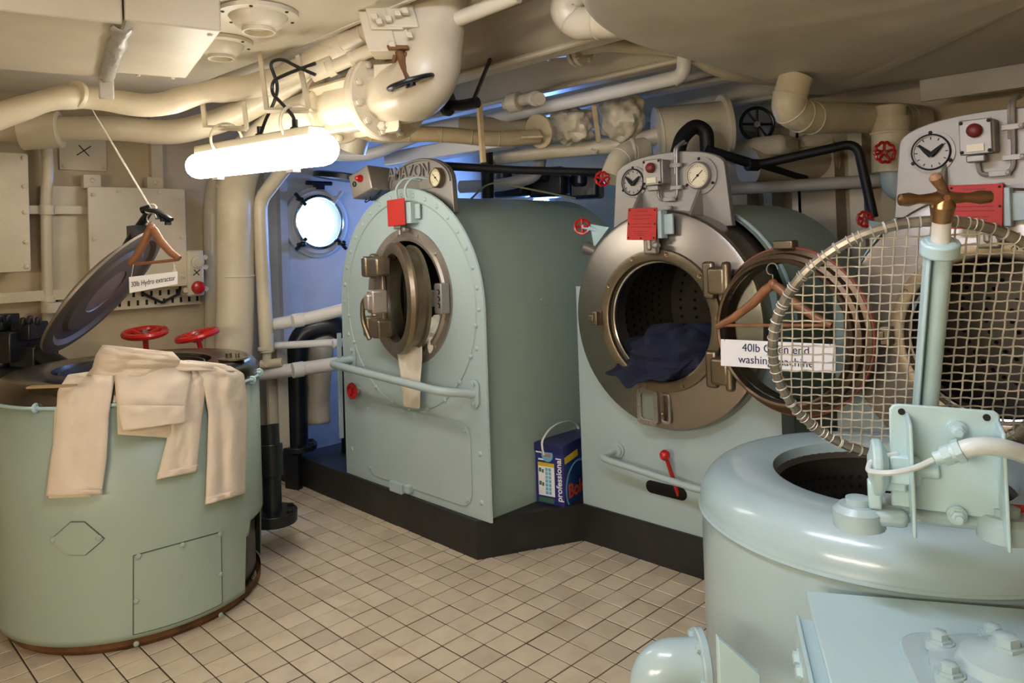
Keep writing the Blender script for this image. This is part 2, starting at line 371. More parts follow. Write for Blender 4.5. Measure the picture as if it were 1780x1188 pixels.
def gauge(c, ax, r, parent, m=STEEL2, hand=.8, dial=DIAL, flange=None):
    c = V(c); a = V(ax).normalized(); u, v, _ = frame(a)
    g = part(MB().lathe(c, a, [(r*1.1, 0), (r*1.1, .02), (r*1.0, .026), (r*.9, .026), (r*.9, .018)], 32), 'gauge_case', m, parent)
    f = MB().lathe(c, a, [(r*.9, .012), (r*.9, .019)], 28); part(f, 'dial_face', dial, g)
    mb = MB(); mb.box(c+a*.021, (r*.05, .001, r*1.2), M4.Rotation(hand, 3, 'Y')); mb.cyl(c+a*.019, c+a*.0225, r*.1, r*.1, 10)
    part(mb, 'needle', INKB, g)
    mb = MB()
    for i in range(25):
        q = -.75+i*(PI+1.5)/24; l = .1 if i % 6 else .2; d = X*math.cos(q)+Z*math.sin(q)
        mb.box(c+a*.0195+d*r*(.82-l/2), (r*l, .0006, r*.035), M4.Rotation(-q, 3, 'Y'))
    part(mb, 'scale_marks', INKB, g, stuff=True)
    if flange:
        for i in range(3):
            q = PI/2+2*PI*i/3; part(MB().bolt(c+a*.004+(X*math.cos(q)+Z*math.sin(q))*r*1.32, a, .006, .006), 'screw', INKB, g)
        part(MB().lathe(c, a, [(r*1.5, 0), (r*1.5, .005), (r*1.1, .007)], 32), 'gauge_flange', ALU, g)
    return g
NY = V((0, -1, 0))
# ---------------------------------------------------------------- washing machine with the half open door
WX, WF = -.602, .66; HW = .552; ZS = 1.07
W1 = thing('washing_machine', 'green arched washing machine with half open round door, left of the three washers', 'washing machine', (WX, WF, .163))
def shell(poly, ya, yb, hole=None, hy=0):
    n = len(poly); mb = MB().add([V((x, ya, z)) for x, z in poly]+[V((x, yb, z)) for x, z in poly], [(i, (i+1) % n, n+(i+1) % n, n+i) for i in range(n)]+[tuple(range(n, 2*n))]); return mb
part(shell(arch(WX, HW-.035, .163, ZS, 32), WF+.012, WF+1.10), 'body_shell', TEAL, W1, ang=20)
DC = V((-.572, WF, 1.113)); RO = .268
def archring(hw, zb, zs, n):  # outline as n points matched in angle about the door centre
    out = []
    for i in range(n):
        a = 2*PI*(i+.5)/n; d = (math.cos(a), math.sin(a)); t = .05
        while t < 2:
            x, z = DC.x+d[0]*t, DC.z+d[1]*t
            ok = abs(x-WX) < hw and z > zb and (z < zs or (x-WX)**2+(z-zs)**2 < hw*hw)
            if not ok: break
            t += .002
        out.append((DC.x+d[0]*t, DC.z+d[1]*t))
    return out
oo = corner(archring(HW, .165, ZS, 72), [(WX-HW, .165), (WX+HW, .165)])
ii = [(DC.x+RO*math.cos(2*PI*(i+.5)/72), DC.z+RO*math.sin(2*PI*(i+.5)/72)) for i in range(72)]
part(MB().frameplate(oo, ii, (0, WF, 0), X, Z, (0, .012, 0)), 'front_plate', TEALB, W1)
# edge strip round the arch
ap = arch(WX, HW, .165, ZS, 40); ap = [ap[0]]+ap[2:][::-1]+[ap[1]] if False else ap[1:]+[ap[0]]
part(MB().tube([V((x, WF+.006, z)) for x, z in ap], .008, 6), 'edge_strip', TEALB, W1)
# drum seen through the opening
part(MB().lathe(DC+Y*.0, Y, [(RO, 0), (RO+.005, .08), (.4, .085), (.4, .55), (.02, .56)], 40, False), 'drum', DARKST, W1)
# circular seam, rivets, access panel
part(MB().torus(V((WX+.01, WF-.001, 1.07)), Y, .497, .004, 72, 4, 0, 2*PI), 'seam_ring', TEAL, W1)
rp = [V((WX+.525*math.cos(a), WF, 1.07+.525*math.sin(a))) for a in [PI*i/18 for i in range(19)]]
rp += [V((WX+.01+.497*math.cos(a), WF-.003, 1.07+.497*math.sin(a))) for a in [PI+PI*(i+.5)/11 for i in range(11)]]
rp += [V((WX-.5, WF, z)) for z in (.9, .6, .3)]+[V((WX+.5, WF, z)) for z in (.9, .45, .24)]
rivets(W1, rp, NY, .0095, TEALB)
rivets(W1, [V((WX+HW-.035, WF+.03, z)) for z in (1.2, 1.02, .84, .62, .42, .25)], X, .008, TEAL)
part(MB().box((WX+HW-.034, WF+.55, 1.05), (.003, 1.05, .006)), 'side_seam', TEAL, W1)
rivets(W1, [V((WX+HW-.034, WF+.1+k*.3, 1.08)) for k in range(3)], X, .006, TEAL)
ax0 = WX+.045
pn = part(MB().prism(rrect(.80, .37, .07, 5), (ax0, WF-.001, .385), X, Z, (0, -.005, 0)), 'access_panel', TEALB, W1, bev=.002)
for bx, bz in ((-.37, .15), (0, .165), (.37, .15), (-.37, -.15), (.37, -.15), (-.08, .168)):
    part(MB().bolt((ax0+bx, WF-.005, .385+bz), NY, .009, .009), 'bolt', TEALB, pn)
part(MB().torus((ax0, WF-.002, .385), Y, 0.001, .001, 4, 3), 'rivet', TEALB, W1) if False else None
part(MB().cyl((atY(712, 722, WF).x, WF-.002, atY(712, 722, WF).z), (atY(712, 722, WF).x, WF+.001, atY(712, 722, WF).z), .016), 'peep_hole', HOLE, W1)
p = atY(700, 860, WF); part(MB().box((p.x-.03, WF-.012, .185), (.1, .02, .05)).box((p.x+.07, WF-.015, .20), (.04, .03, .035)), 'latch_catch', TEALB, W1, bev=.004)
# door mouth: bronze flange ring
fl = part(MB().lathe(DC+NY*-.004, NY, [(RO-.004, -.03), (RO-.004, .018), (RO+.012, .022), (RO+.022, .012), (.322, .012), (.326, .002)], 56, False), 'door_frame', STEEL2, W1)
for i in range(12):
    a = 2*PI*i/12+.2; part(MB().bolt(DC+NY*.008+X*.298*math.cos(a)+Z*.298*math.sin(a), NY, .007, .006), 'bolt', STEEL2, fl)
part(MB().box(DC+NY*.03+X*-.01+Z*.335, (.05, .04, .03)).cyl(DC+NY*.03+X*-.01+Z*.33, DC+NY*.03+X*-.01+Z*.29, .009).cyl(DC+NY*.02+X*.04+Z*.315, DC+NY*.05+X*.04+Z*.315, .012), 'door_stop', STEEL2, W1, bev=.004)
# door, swung open by a few degrees about its left hinge
HG = V((DC.x-.195, WF-.02, DC.z)); TH = math.radians(19)
n = V((-math.sin(TH), -math.cos(TH), 0)); e = V((math.cos(TH), -math.sin(TH), 0)); dc = HG+e*.245-n*.02
door = part(MB().lathe(dc-n*.10, n, [(.225, .03), (.24, .03), (.243, .045), (.23, .052), (.23, .088), (.25, .096), (.262, .112), (.256, .13), (.235, .136), (.205, .132), (.2, .115), (.2, .03)], 56, False), 'door', BRONZE, W1)
part(MB().lathe(dc-n*.02, n, [(.2, 0), (.2, .01)], 40), 'glass', GLASS, door)
hp = MB()
for k in (1, -1):
    hp.box(HG+e*.09+n*.04+Z*.145*k, (.22, .075, .085), M4(((e.x, -n.x, 0), (e.y, -n.y, 0), (0, 0, 1))))
    hp.box(HG+e*.01+n*.045+Z*.145*k, (.07, .09, .1), M4(((e.x, -n.x, 0), (e.y, -n.y, 0), (0, 0, 1))))
    hp.cyl(HG+Z*(.145*k-.062)+n*.03, HG+Z*(.145*k+.062)+n*.03, .022)
hp.box(HG+e*.065+n*.02, (.13, .03, .26), M4(((e.x, -n.x, 0), (e.y, -n.y, 0), (0, 0, 1))))
part(hp, 'hinge', BRONZE, W1, bev=.01)
lk = dc+e*.15+n*.15
part(MB().box(lk, (.09, .07, .1), M4(((e.x, -n.x, 0), (e.y, -n.y, 0), (0, 0, 1)))).box(lk+n*.02+e*.01, (.06, .07, .07), M4(((e.x, -n.x, 0), (e.y, -n.y, 0), (0, 0, 1)))), 'latch_box', STEEL2, W1, bev=.008)
part(MB().tube(bend([lk-e*.04+Z*.02, lk-e*.09+n*.04+Z*.01, lk-e*.11+n*.04-Z*.09, lk-e*.07+n*.02-Z*.17], .06), .011), 'door_handle', BRONZE, W1)
# strike plate on the right of the frame
sk = DC+X*.292+NY*.035
part(MB().box(sk, (.05, .05, .135)).box(sk+X*-.045+Z*0, (.05, .035, .075)).cyl(sk+X*-.045+Z*.05+NY*.0, sk+X*.02+Z*.05, .012).cyl(sk+X*-.045-Z*.05, sk+X*.02-Z*.05, .012), 'strike_plate', ALU, W1, bev=.005)
mb = MB()
for k in (-1, 0, 1): mb.torus(sk+NY*.026+X*.004+Z*k*.03, NY, .010, .003, 14, 5, -1.2, 1.9)
part(mb, 'spring', INKB, W1)
# bow bar across the front
bz = .80
hb = bend([(-1.06, WF, .775), (-1.085, WF-.13, .765), (-.19, WF-.13, .725), (-.115, WF, .705)], .06)
part(MB().tube(hb, .0185, 12), 'grab_bar', TEALB, W1)
for q in ((-1.06, .775), (-.115, .705)):
    part(MB().prism(rrect(.055, .12, .026), (q[0], WF-.001, q[1]), X, Z, (0, -.012, 0)), 'bar_flange', TEALB, W1, bev=.003)
    for k in (-1, 1): part(MB().bolt((q[0], WF-.012, q[1]+k*.043), NY, .010), 'bolt', TEALB, W1)
mb = MB(); c = atY(612, 680, WF-.05); mb.torus(c, NY, .034, .009, 24, 8)
for i in range(6):
    a = i*PI/3; mb.cyl(c, c+X*.034*math.cos(a)+Z*.034*math.sin(a), .006, .006, 6)
mb.cyl(c-NY*.012, c+NY*.012, .014)
part(mb, 'red_valve_wheel', RED, W1, label='small red hand wheel')
part(MB().cyl(c+NY*0, c-NY*.05, .009).cyl(c-NY*.02, c-NY*.032, .02), 'valve_stem', TEALB, W1)
part(MB().box((atY(597, 700, WF+.01).x-.01, WF+.0, .62), (.012, .02, .56), M4.Rotation(.012, 3, 'Y')), 'loose_strip', TEALB, W1)
# console on top
cy = WF+.05; cxs = [atY(px, py, cy) for px, py in ((664, 300), (785, 352), (725, 278))]
CB = -.525
cz = 1.615
cp = [(-.275, -.13), (.275, -.13), (.265, .03)]+[(.25*math.cos(a)*1.06, .03+.135*math.sin(a)) for a in [PI*i/16 for i in range(1, 16)]]+[(-.265, .03)]
cp = [(x*.9, z*.92) for x, z in cp]
con = part(MB().prism(cp, (CB, cy, cz), X, Z, (0, .03, 0)), 'console', ALU, W1, bev=.004)
part(MB().tube([V((CB+x, cy-.004, cz+z)) for x, z in [(q[0]*.96, q[1]*.94) for q in cp[2:]]], .005, 6), 'console_rim', ALU, con)
tq = atY(711, 300, cy); LETTERSHADE = mat('grey shadow paint', '6b665f', .6)
text('AMAZON', 'lettering', .088, (tq.x+.003, cy-.0006, tq.z-.003), X, Z, LETTERSHADE, W1, .0005, bold=.0015, xs=.85)  # darker copy, offset down and right, paints the shadow of the letters
text('AMAZON', 'lettering', .088, (tq.x, cy-.005, tq.z), X, Z, ALU, W1, .004, xs=.85)
part(MB().box((CB-.02, cy-.003, cz+.005), (.26, .006, .004)), 'raised_line', ALU, W1)
g = atY(757, 309, cy-.02); gauge((g.x, cy-.002, g.z), NY, .043, W1, hand=-.8, m=BRONZE)
bx = atY(646, 320, WF+.02)-V((.0, .05, 0))
rb = M4.Rotation(-.3, 3, 'Y') @ M4.Rotation(.12, 3, 'Z')
sb = part(MB().box(bx+V((.03, .03, 0)), (.15, .15, .125), rb), 'switch_box', STEEL2, W1, bev=.006)
f = bx+V((.03, .03, 0)); dn = rb @ V((0, -1, 0)); de = rb @ V((1, 0, 0)); dz = rb @ V((0, 0, 1))
part(MB().lathe(f+dn*.075+de*.01+dz*.015, dn, [(.019, 0), (.019, .01), (.013, .018), (.012, .028), (.006, .032)], 16), 'red_lamp', RED, sb, label='small red push button')
part(MB().lathe(f+dn*.075-de*.04+dz*.005, dn, [(.014, 0), (.014, .004), (.01, .004), (.01, .0)], 16), 'socket', INKB, sb)
part(MB().tube(bend([f-de*.06-dz*.06, f-de*.05-dz*.09+dn*.03, f+de*.02-dz*.085+dn*.02, f+de*.05-dz*.06], .03), .003, 6).tube(bend([f-de*.03-dz*.06, f-de*.0-dz*.1+dn*.03, f+de*.05-dz*.09+dn*.02, f+de*.07-dz*.05], .03), .003, 6), 'wire', INKB, sb)
# red plate over the door
sg = V((-.573, WF-.05, 1.511))
part(MB().box(sg+NY*.005, (.135, .006, .125), M4.Rotation(-.03, 3, 'Y')), 'red_notice_plate', REDS, W1, bev=.002, label='red notice plate')
part(MB().box(sg+V((.07, .03, -.005)), (.055, .05, .1)).box(sg+V((.10, .035, 0)), (.06, .01, .07)), 'plate_bracket', TEALB, W1, bev=.003)
for k in (0, 1):
    q = sg+V((-.02+.07*k, .02, .065)); part(MB().tube(bend([q, q+V((.0, -.01, .05)), q+V((.03, .02, .10)), q+V((.08, .08, .085))], .03), .006, 8), 'conduit', TEALB, W1)
# ---------------------------------------------------------------- open end washing machines
BX, BY, BZ = .57, 1.1, .163
W2 = thing('washing_machine', 'aqua washing machine with steel drum front, middle of the three washers', 'washing machine', (BX, BY, BZ))
def L2(x, y, z): return V((BX+x, BY+y, z))
mb = MB(); vo, vi = [], []
for i in range(49):
    q = PI+PI*i/48; ca, sa = math.cos(q), math.sin(q); t = min(.475/max(1e-6, abs(ca)), .857/max(1e-6, abs(sa))); vo.append([ca*t, .857+sa*t]); vi.append([.02+.41*ca, .857+.41*sa])
for cx_ in (-.475, .475): k = min(range(49), key=lambda i: (vo[i][0]-cx_)**2+vo[i][1]**2); vo[k] = [cx_, 0]
vo = [[-.475, .98]]+vo+[[.475, .98]]; vi = [[-.39, .98]]+vi+[[.43, .98]]; n = len(vo)
vs = [L2(x, y_, z+BZ-BZ) for y_ in (0, .12) for P_ in (vo, vi) for x, z in [(p[0], p[1]+BZ) for p in P_]]
fs = []
for i in range(n-1): fs += [(i, i+1, n+i+1, n+i), (2*n+i, 3*n+i, 3*n+i+1, 2*n+i+1), (i, 2*n+i, 2*n+i+1, i+1), (n+i, n+i+1, 3*n+i+1, 3*n+i)]
part(mb.add(vs, fs), 'base_panel', TEALB, W2)
part(shell(arch(BX+.005, .47, .163, 1.02, 32), BY+.10, BY+.84), 'body_shell', TEAL, W2, ang=20)
part(MB().tube([V((x, BY+.13, z)) for x, z in arch(BX+.005, .478, .5, 1.02, 32)[2:]], .007, 6), 'shell_rim', TEALB, W2)
dcx, dcz = .02, 1.02; ocx = .028
DO = L2(dcx, 0, dcz)
df = part(MB().lathe(DO, NY, [(.44, -.13), (.44, .055), (.432, .066), (.42, .07), (.245, .085), (.245, .02)], 72, False), 'drum_front', STEEL, W2, ang=30)
part(MB().lathe(DO, Y, [(.236, -.075), (.24, .02), (.40, .03), (.40, .62), (.02, .63)], 56, False), 'drum', DARKST, W2)
mb = MB()
for k in range(9):
    for i in range(64):
        a = 2*PI*(i+.5*(k % 2))/64; d = X*math.cos(a)+Z*math.sin(a)
        mb.lathe(DO+d*.3985+Y*(.07+.055*k), -d, [(.009, 0), (.001, .0006)], 6, False)
for rr in (.1, .18, .26, .34):
    for i in range(int(rr*150)):
        a = 2*PI*i/int(rr*150); mb.lathe(DO+Y*.615+(X*math.cos(a)+Z*math.sin(a))*rr, NY, [(.008, .004), (.001, .005)], 6, False)
part(mb, 'perforations', HOLE, W2, stuff=True)
part(MB().torus(DO+NY*.06, NY, .238, .011, 56, 8), 'opening_lip', CHROME, W2)
fr = part(MB().lathe(DO, NY, [(.242, .04), (.242, .098), (.25, .102), (.283, .098), (.286, .08)], 64, False), 'door_frame', BRONZE, W2)
for i in range(10):
    a = 2*PI*i/10+.1; part(MB().torus(DO+NY*.099+X*.268*math.cos(a)+Z*.268*math.sin(a), NY, .007, .002, 12, 5), 'screw_ring', BRASS, fr)
part(MB().box(DO+NY*.115+Z*.30, (.06, .03, .07)).cyl(DO+NY*.13+Z*.34, DO+NY*.13+Z*.28, .011).cyl(DO+NY*.12+Z*.3+X*.035, DO+NY*.15+Z*.3+X*.035, .014), 'door_stop', STEEL2, W2, bev=.008)
part(MB().box(DO+NY*.12+X*-.285, (.03, .04, .06)).box(DO+NY*.13+X*-.30, (.03, .03, .03)), 'catch', BRONZE, W2, bev=.004)
# hinge lugs and the open door
for k in (1, -1): part(MB().box(DO+NY*.125+X*.30+Z*.165*k, (.075, .07, .10)).box(DO+NY*.115+X*.25+Z*.165*k, (.05, .03, .14)).cyl(DO+NY*.14+X*.335+Z*(.165*k-.07), DO+NY*.14+X*.335+Z*(.165*k+.07), .018), 'hinge', BRONZE, W2, bev=.012)
DOORB = mat('dark brown bronze', '6b5946', .4, .85, bump=.15, var=.15, vscale=8)
an = math.radians(-6); dn = V((math.sin(-an)*-1, -math.cos(an), 0)); de = V((math.cos(an), math.sin(an)*-1, 0)); de = V((-dn.y, dn.x, 0))
dO = L2(.575, -.155, 1.015)
d2 = part(MB().lathe(dO-dn*.05, dn, [(.236, 0), (.27, 0), (.283, .012), (.283, .03), (.268, .036), (.264, .06), (.25, .066), (.25, .088), (.243, .094), (.236, .09), (.232, 0)], 64, False), 'door', DOORB, W2)
part(MB().torus(dO-dn*.03, dn, .284, .006, 64, 6), 'red_gasket', mat('dull red gasket', '8a4534', .5), d2, label='dull red rim gasket')
part(MB().lathe(dO, dn, [(.234, 0), (.234, .01)], 48), 'glass', GLASS, d2)
part(MB().box(dO+Z*.295-dn*.02, (.07, .05, .03)), 'door_tab', BRONZE, d2, bev=.005)
# hatch low on the drum front
hc = DO+V((-.065, -.075, -.348))
ht = part(MB().frameplate(rrect(.10, .155, .025), rrect(.062, .105, .012), hc, X, Z, (0, -.018, 0)), 'hatch_frame', STEEL2, W2, bev=.003)
part(MB().prism(rrect(.062, .105, .012), hc, X, Z, (0, -.006, 0)), 'hatch_window', mat('grey green hatch', '7d8578', .5), ht)
for q in ((-.04, .06), (0, .066), (.04, .06), (-.04, -.06), (0, -.066), (.04, -.06), (-.042, 0), (.042, 0)):
    part(MB().bolt(hc+V((q[0], -.018, q[1])), NY, .006), 'bolt', STEEL2, ht)
part(MB().frameplate(rrect(.045, .125, .015), rrect(.025, .10, .01), hc+X*.082, X, Z, (0, -.012, 0)), 'hatch_latch', STEEL2, W2, bev=.003)
part(MB().box(hc+V((.075, -.01, .005)), (.012, .02, .09)).ball(hc+V((.075, -.02, -.02)), .009), 'latch_bar', BRONZE, W2)
# lower bow bar, slot and red lever
part(MB().tube(bend([L2(-.265, 0, .44), L2(-.30, -.10, .425), L2(.20, -.10, .385), L2(.27, 0, .38)], .05), .0135, 10), 'grab_bar', TEALB, W2)
for q in ((-.265, .44), (.27, .38)): part(MB().lathe(L2(q[0], .003, q[1]), NY, [(.032, 0), (.032, .012), (.024, .014), (.024, .022), (.018, .024)], 20), 'bar_flange', TEALB, W2)
sl = L2(-.03, -.003, .315)
rm = M4.Rotation(.0, 3, 'Y')
part(MB().prism(rrect(.195, .052, .025, 6), sl, X, Z, (0, .002, 0)), 'lever_slot', HOLE, W2)
lv = part(MB().cyl(L2(.026, .01, .29), L2(.014, -.055, .465), .0085), 'lever', RED, W2, label='red lever')
part(MB().ball(L2(.010, -.06, .478), .022), 'knob', RED, lv)
# aluminium console above
cq = [(-.285, -.17), (.285, -.17), (.262, .06)]+[(.262*math.cos(a), .06+.085*math.sin(a)**.8) for a in [PI*i/18 for i in range(1, 18)]]+[(-.262, .06)]
cO = L2(.005, .035, 1.555)
con = part(MB().prism(cq, cO, X, Z, (0, .03, 0)), 'console', ALU, W2, bev=.004)
for sx in (-.135, .15): part(MB().prism([(0, 0), (-.10, 0), (0, .13)], cO+V((sx, 0, -.13)), Y, Z, (.012, 0, 0)), 'gusset', ALU, W2)
dl = cO+V((-.165, 0, .035))
part(MB().lathe(dl, NY, [(.068, 0), (.068, .006), (.056, .007), (.056, .012), (.05, .012), (.05, .004)], 36), 'timer_ring', ALU, W2)
part(MB().lathe(dl, NY, [(.05, .001), (.05, .005)], 32), 'timer_face', ALU, W2)
part(MB().torus(dl+NY*.012, NY, .055, .003, 36, 5), 'dark_ring', INKB, W2)
mb = MB()
for q in (2.5, .55):
    d = X*math.cos(q)+Z*math.sin(q); mb.tube([dl+NY*.012-Z*.010, dl+NY*.014+d*.02-Z*.006, dl+NY*.013+d*.042], [.009, .007, .003], 8)
part(mb, 'timer_knob', INKB, W2)
mb = MB()
for i in range(12):
    q = i*PI/6; d = X*math.cos(q)+Z*math.sin(q); mb.box(dl+NY*.0055+d*.044, (.003, .001, .008), M4.Rotation(PI/2-q, 3, 'Y'))
part(mb, 'timer_marks', INKB, W2, stuff=True)
for i in range(3):
    q = PI/2+i*2*PI/3; part(MB().bolt(dl+NY*.006+(X*math.cos(q)+Z*math.sin(q))*.062, NY, .005), 'screw', INKB, W2)
gauge(cO+V((.155, -.001, .035)), NY, .05, W2, hand=.85, flange=True)
sx = cO+V((-.022, -.03, .062))
sbx = part(MB().box(sx, (.085, .06, .10)), 'switch_box', ALU, W2, bev=.006)
part(MB().box(sx+V((-.006, -.033, 0)), (.085, .012, .105)), 'switch_cover', ALU, sbx, bev=.003)
part(MB().lathe(sx+V((-.006, -.039, .018)), NY, [(.021, 0), (.021, .012), (.016, .02), (.007, .024)], 20), 'stop_button', REDD, sbx, label='dull red stop button')
part(MB().box(sx+V((-.006, -.041, -.033)), (.045, .006, .022)), 'name_plate', DIAL, sbx)
for q in ((-.042, .044), (.03, .044), (-.042, -.044), (.03, -.044)): part(MB().bolt(sx+V((q[0], -.039, q[1])), NY, .0045), 'screw', INKB, sbx)
part(MB().box(sx+V((-.01, -.015, -.064)), (.05, .03, .022)), 'gland', ALU, W2, bev=.004)
k0 = cO+NY*.015
part(MB().tube(bend([k0+V((-.035, 0, -.01)), k0+V((-.032, 0, -.05)), k0+V((.055, 0, -.05)), k0+V((.06, 0, .16)), k0+V((.065, .05, .185))], .03), .007, 8).tube(bend([k0+V((.048, 0, .05)), k0+V((.05, 0, .16)), k0+V((.07, .06, .178))], .02), .005, 8), 'conduit', ALU, W2)
for q in ((.057, .085), (.057, -.005), (.02, -.05), (.0, -.085)): part(MB().box(k0+V((q[0], -.002, q[1])), (.055, .014, .016)).bolt(k0+V((q[0]+.022, -.008, q[1])), NY, .006), 'clip', ALU, W2, bev=.003)
part(MB().tube([k0+V((-.09+.07*t+.035*math.sin(5*t), -.02, -.115+.03*math.sin(9*t))) for t in [i/14*1.3 for i in range(15)]], .004, 6), 'wire', INKB, W2)
# red notice plate on the drum front
sp = V((.562, .965, 1.406))
rr = M4.Rotation(.04, 3, 'Y') @ M4.Rotation(-.08, 3, 'X')
part(MB().box(sp, (.138, .005, .128), rr), 'red_notice_plate', REDS, W2, bev=.0015, label='red notice plate')
for q in ((-.06, -.055), (0, -.057), (.06, -.055), (-.06, .055), (.06, .055), (.062, 0), (-.062, 0)): part(MB().bolt(sp+rr @ V((q[0], -.003, q[1])), NY, .003), 'screw', INKB, W2)
mb = MB()
for zz, ww in ((.05, .06), (.035, .09), (.02, .08), (.0, .10), (-.012, .1), (-.03, .08), (-.038, .065), (-.046, .04)):
    xx = -ww/2
    while xx < ww/2-.006:
        l = random.uniform(.006, .016); mb.box(sp+rr @ V((xx+l/2, -.0028, zz)), (l*.85, .0006, .0024), rr); xx += l
part(mb, 'faint_print', mat('dark red print', '6e1410', .6), W2, stuff=True)
part(MB().box(sp+V((.075, .03, -.005)), (.02, .045, .11)).box(sp+V((.10, .035, -.005)), (.045, .012, .08)), 'plate_bracket', TEALB, W2, bev=.003)
# little red cock and blade on the left shoulder
vp = atY(1012, 394, 1.2)
mb = MB().torus(vp, V((.5, -.8, .2)), .034, .007, 24, 6); mb.cyl(vp-X*.034, vp+X*.034, .006).cyl(vp-Z*.034, vp+Z*.034, .006)
part(mb, 'cock_wheel', RED, W2, label='small red cock wheel')
part(MB().prism([(-.02, .02), (.09, .0), (.0, -.09)], vp+V((.05, .02, -.01)), X, Z, (0, .01, 0)).cyl(vp, vp+V((.07, .03, -.02)), .01), 'cock_blade', TEALP, W2)
part(MB().cyl(vp+V((.0, .03, -.10)), vp+V((.09, .02, -.13)), .03, .022).cyl(vp+V((.03, .03, -.11)), vp+V((.03, .03, -.2)), .014), 'cock_body', STEEL2, W2)
W3 = dup(W2, (BX+1.15, BY, BZ), 'aqua washing machine behind the wire mesh lid, right of the three washers')
# ---------------------------------------------------------------- left spin extractor
EX = thing('spin_extractor', 'green drum spin extractor with trousers draped over its dark steel rim', 'extractor', EXC)
def cylpt(a, z, off=0): return EXC+V((math.cos(a)*(EXR+off), math.sin(a)*(EXR+off), z))
RIM = .075
part(MB().lathe(EXC, Z, [(EXR-.03, .0), (EXR-.012, .02), (EXR-.012, .05)], 72, False), 'base_ring', RUST, EX)
mb = MB()
NA, z0, z1 = 160, .045, EXT-RIM
def notch(a):  # cut away at the lower right
    a = (a+PI) % (2*PI)-PI
    return .30 if .56 < a < 1.3 else z0
vs, fs = [], []
for i in range(NA):
    a = 2*PI*i/NA
    nb = max(notch(a), z0) if not (.56 < a < .63) else .25
    for z in (nb, nb+.02, .42, z1): vs.append(cylpt(a, z))
for i in range(NA):
    j = (i+1) % NA
    for k in range(3): fs.append((i*4+k, j*4+k, j*4+k+1, i*4+k+1))
mb.add(vs, fs)
part(mb, 'casing', TEAL, EX, solid=.006)
part(MB().lathe(EXC, Z, [(EXR-.03, .05), (EXR-.03, .45)], 64, False), 'inner_shell', BLACK, EX)
DKS = mat('dark polished steel', '7d776d', .25, 1, bump=.05, bscale=10, var=.15, vscale=3)
part(MB().lathe(EXC, Z, [(EXR-.01, EXT-RIM-.01), (EXR+.006, EXT-RIM), (EXR+.006, EXT-RIM+.012)]+[(EXR-.055+.06*math.sin(q), EXT-.06+.06*math.cos(q)) for q in [PI/2*(1-i/8) for i in range(9)]]+[(.30, EXT+.001), (.285, EXT-.003), (.28, EXT-.04)], 80, False), 'top_rim', DKS, EX, ang=30)
part(MB().lathe(EXC, Z, [(.272, EXT-.05), (.262, EXT-.012), (.255, EXT-.012), (.262, EXT-.3), (.02, EXT-.32)], 56, False), 'basket', DARKST, EX)
part(MB().torus(EXC+Z*(EXT-RIM), Z, EXR+.008, .006, 72, 6), 'clamp_wire', TEALP, EX)
def aray(px, py):  # hit of a view ray with the casing
    r = ray(px, py); o = CAM-EXC; A = r.x*r.x+r.y*r.y; B = o.x*r.x+o.y*r.y; Q = o.x**2+o.y**2-EXR**2
    D = B*B-A*Q
    if D < 0: D = 0
    p = CAM+r*((-B-math.sqrt(D))/A); return math.atan2(p.y-EXC.y, p.x-EXC.x), p.z
def curved(px_poly, off=.009, n=8):  # a patch on the casing bounded by an outline
    mb = MB(); pts = []
    m = len(px_poly)
    for k in range(m):
        (xa, ya), (xb, yb) = px_poly[k], px_poly[(k+1) % m]
        for t in range(n): pts.append(aray(xa+(xb-xa)*t/n, ya+(yb-ya)*t/n))
    ca = sum(p[0] for p in pts)/len(pts); cz_ = sum(p[1] for p in pts)/len(pts)
    rings = []
    pts = [(a, max(.06, z)) for a, z in pts]
    for f, o in ((1.0, 0.002), (.985, off), (.66, off), (.33, off)): rings.append([cylpt(ca+(a-ca)*f, cz_+(z-cz_)*f, o) for a, z in pts])
    N = len(pts); vs = [p for r in rings for p in r]+[cylpt(ca, cz_, off)]
    fs = [(k*N+i, k*N+(i+1) % N, (k+1)*N+(i+1) % N, (k+1)*N+i) for k in range(3) for i in range(N)]+[(3*N+i, 3*N+(i+1) % N, 4*N) for i in range(N)]
    part(MB().tube([cylpt(a, z, .004) for a, z in pts], .0022, 5, True), 'seam', GAPSHADE, EX)  # dark outline tube stands in for the shade in the panel gap
    return mb.add(vs, fs)
GAPSHADE = mat('panel gap shade', '4c574f', .7)
def cbolt(px, py, r, m, parent, name='bolt'):
    a, z = aray(px, py); d = V((math.cos(a), math.sin(a), 0)); return part(MB().lathe(cylpt(a, z, .007), d, [(r, 0), (r, r*.4), (r*.6, r*.7)], 10), name, m, parent)
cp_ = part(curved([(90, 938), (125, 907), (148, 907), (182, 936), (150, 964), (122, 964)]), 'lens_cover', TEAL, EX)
for q in ((95, 937), (173, 934)): cbolt(*q, .010, TEAL, cp_)
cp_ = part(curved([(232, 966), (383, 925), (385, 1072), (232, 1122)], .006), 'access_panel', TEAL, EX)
for q in ((241, 966), (316, 947), (380, 928), (237, 1044), (237, 1118), (381, 998), (381, 1069)): cbolt(*q, .009, TEAL, cp_)
for q in ((67, 708), (433, 661), (445, 648)):
    a, z = aray(*q); d = V((math.cos(a), math.sin(a), 0)); part(MB().torus(cylpt(a, z, .012), V((-d.y, d.x, 0)), .012, .005, 14, 6).cyl(cylpt(a, z), cylpt(a, z, .02), .008), 'clamp_bolt', TEALP, EX)
tp = atZ(405, 625, EXT+.003)
part(MB().lathe(tp, Z, [(.055, 0), (.055, .006), (.02, .008)], 28).cyl(tp+V((-.015, -.01, 0)), tp+V((-.015, -.01, .025)), .012).cyl(tp+V((.02, .01, 0)), tp+V((.02, .01, .025)), .008), 'pivot_plate', BRONZE, EX)
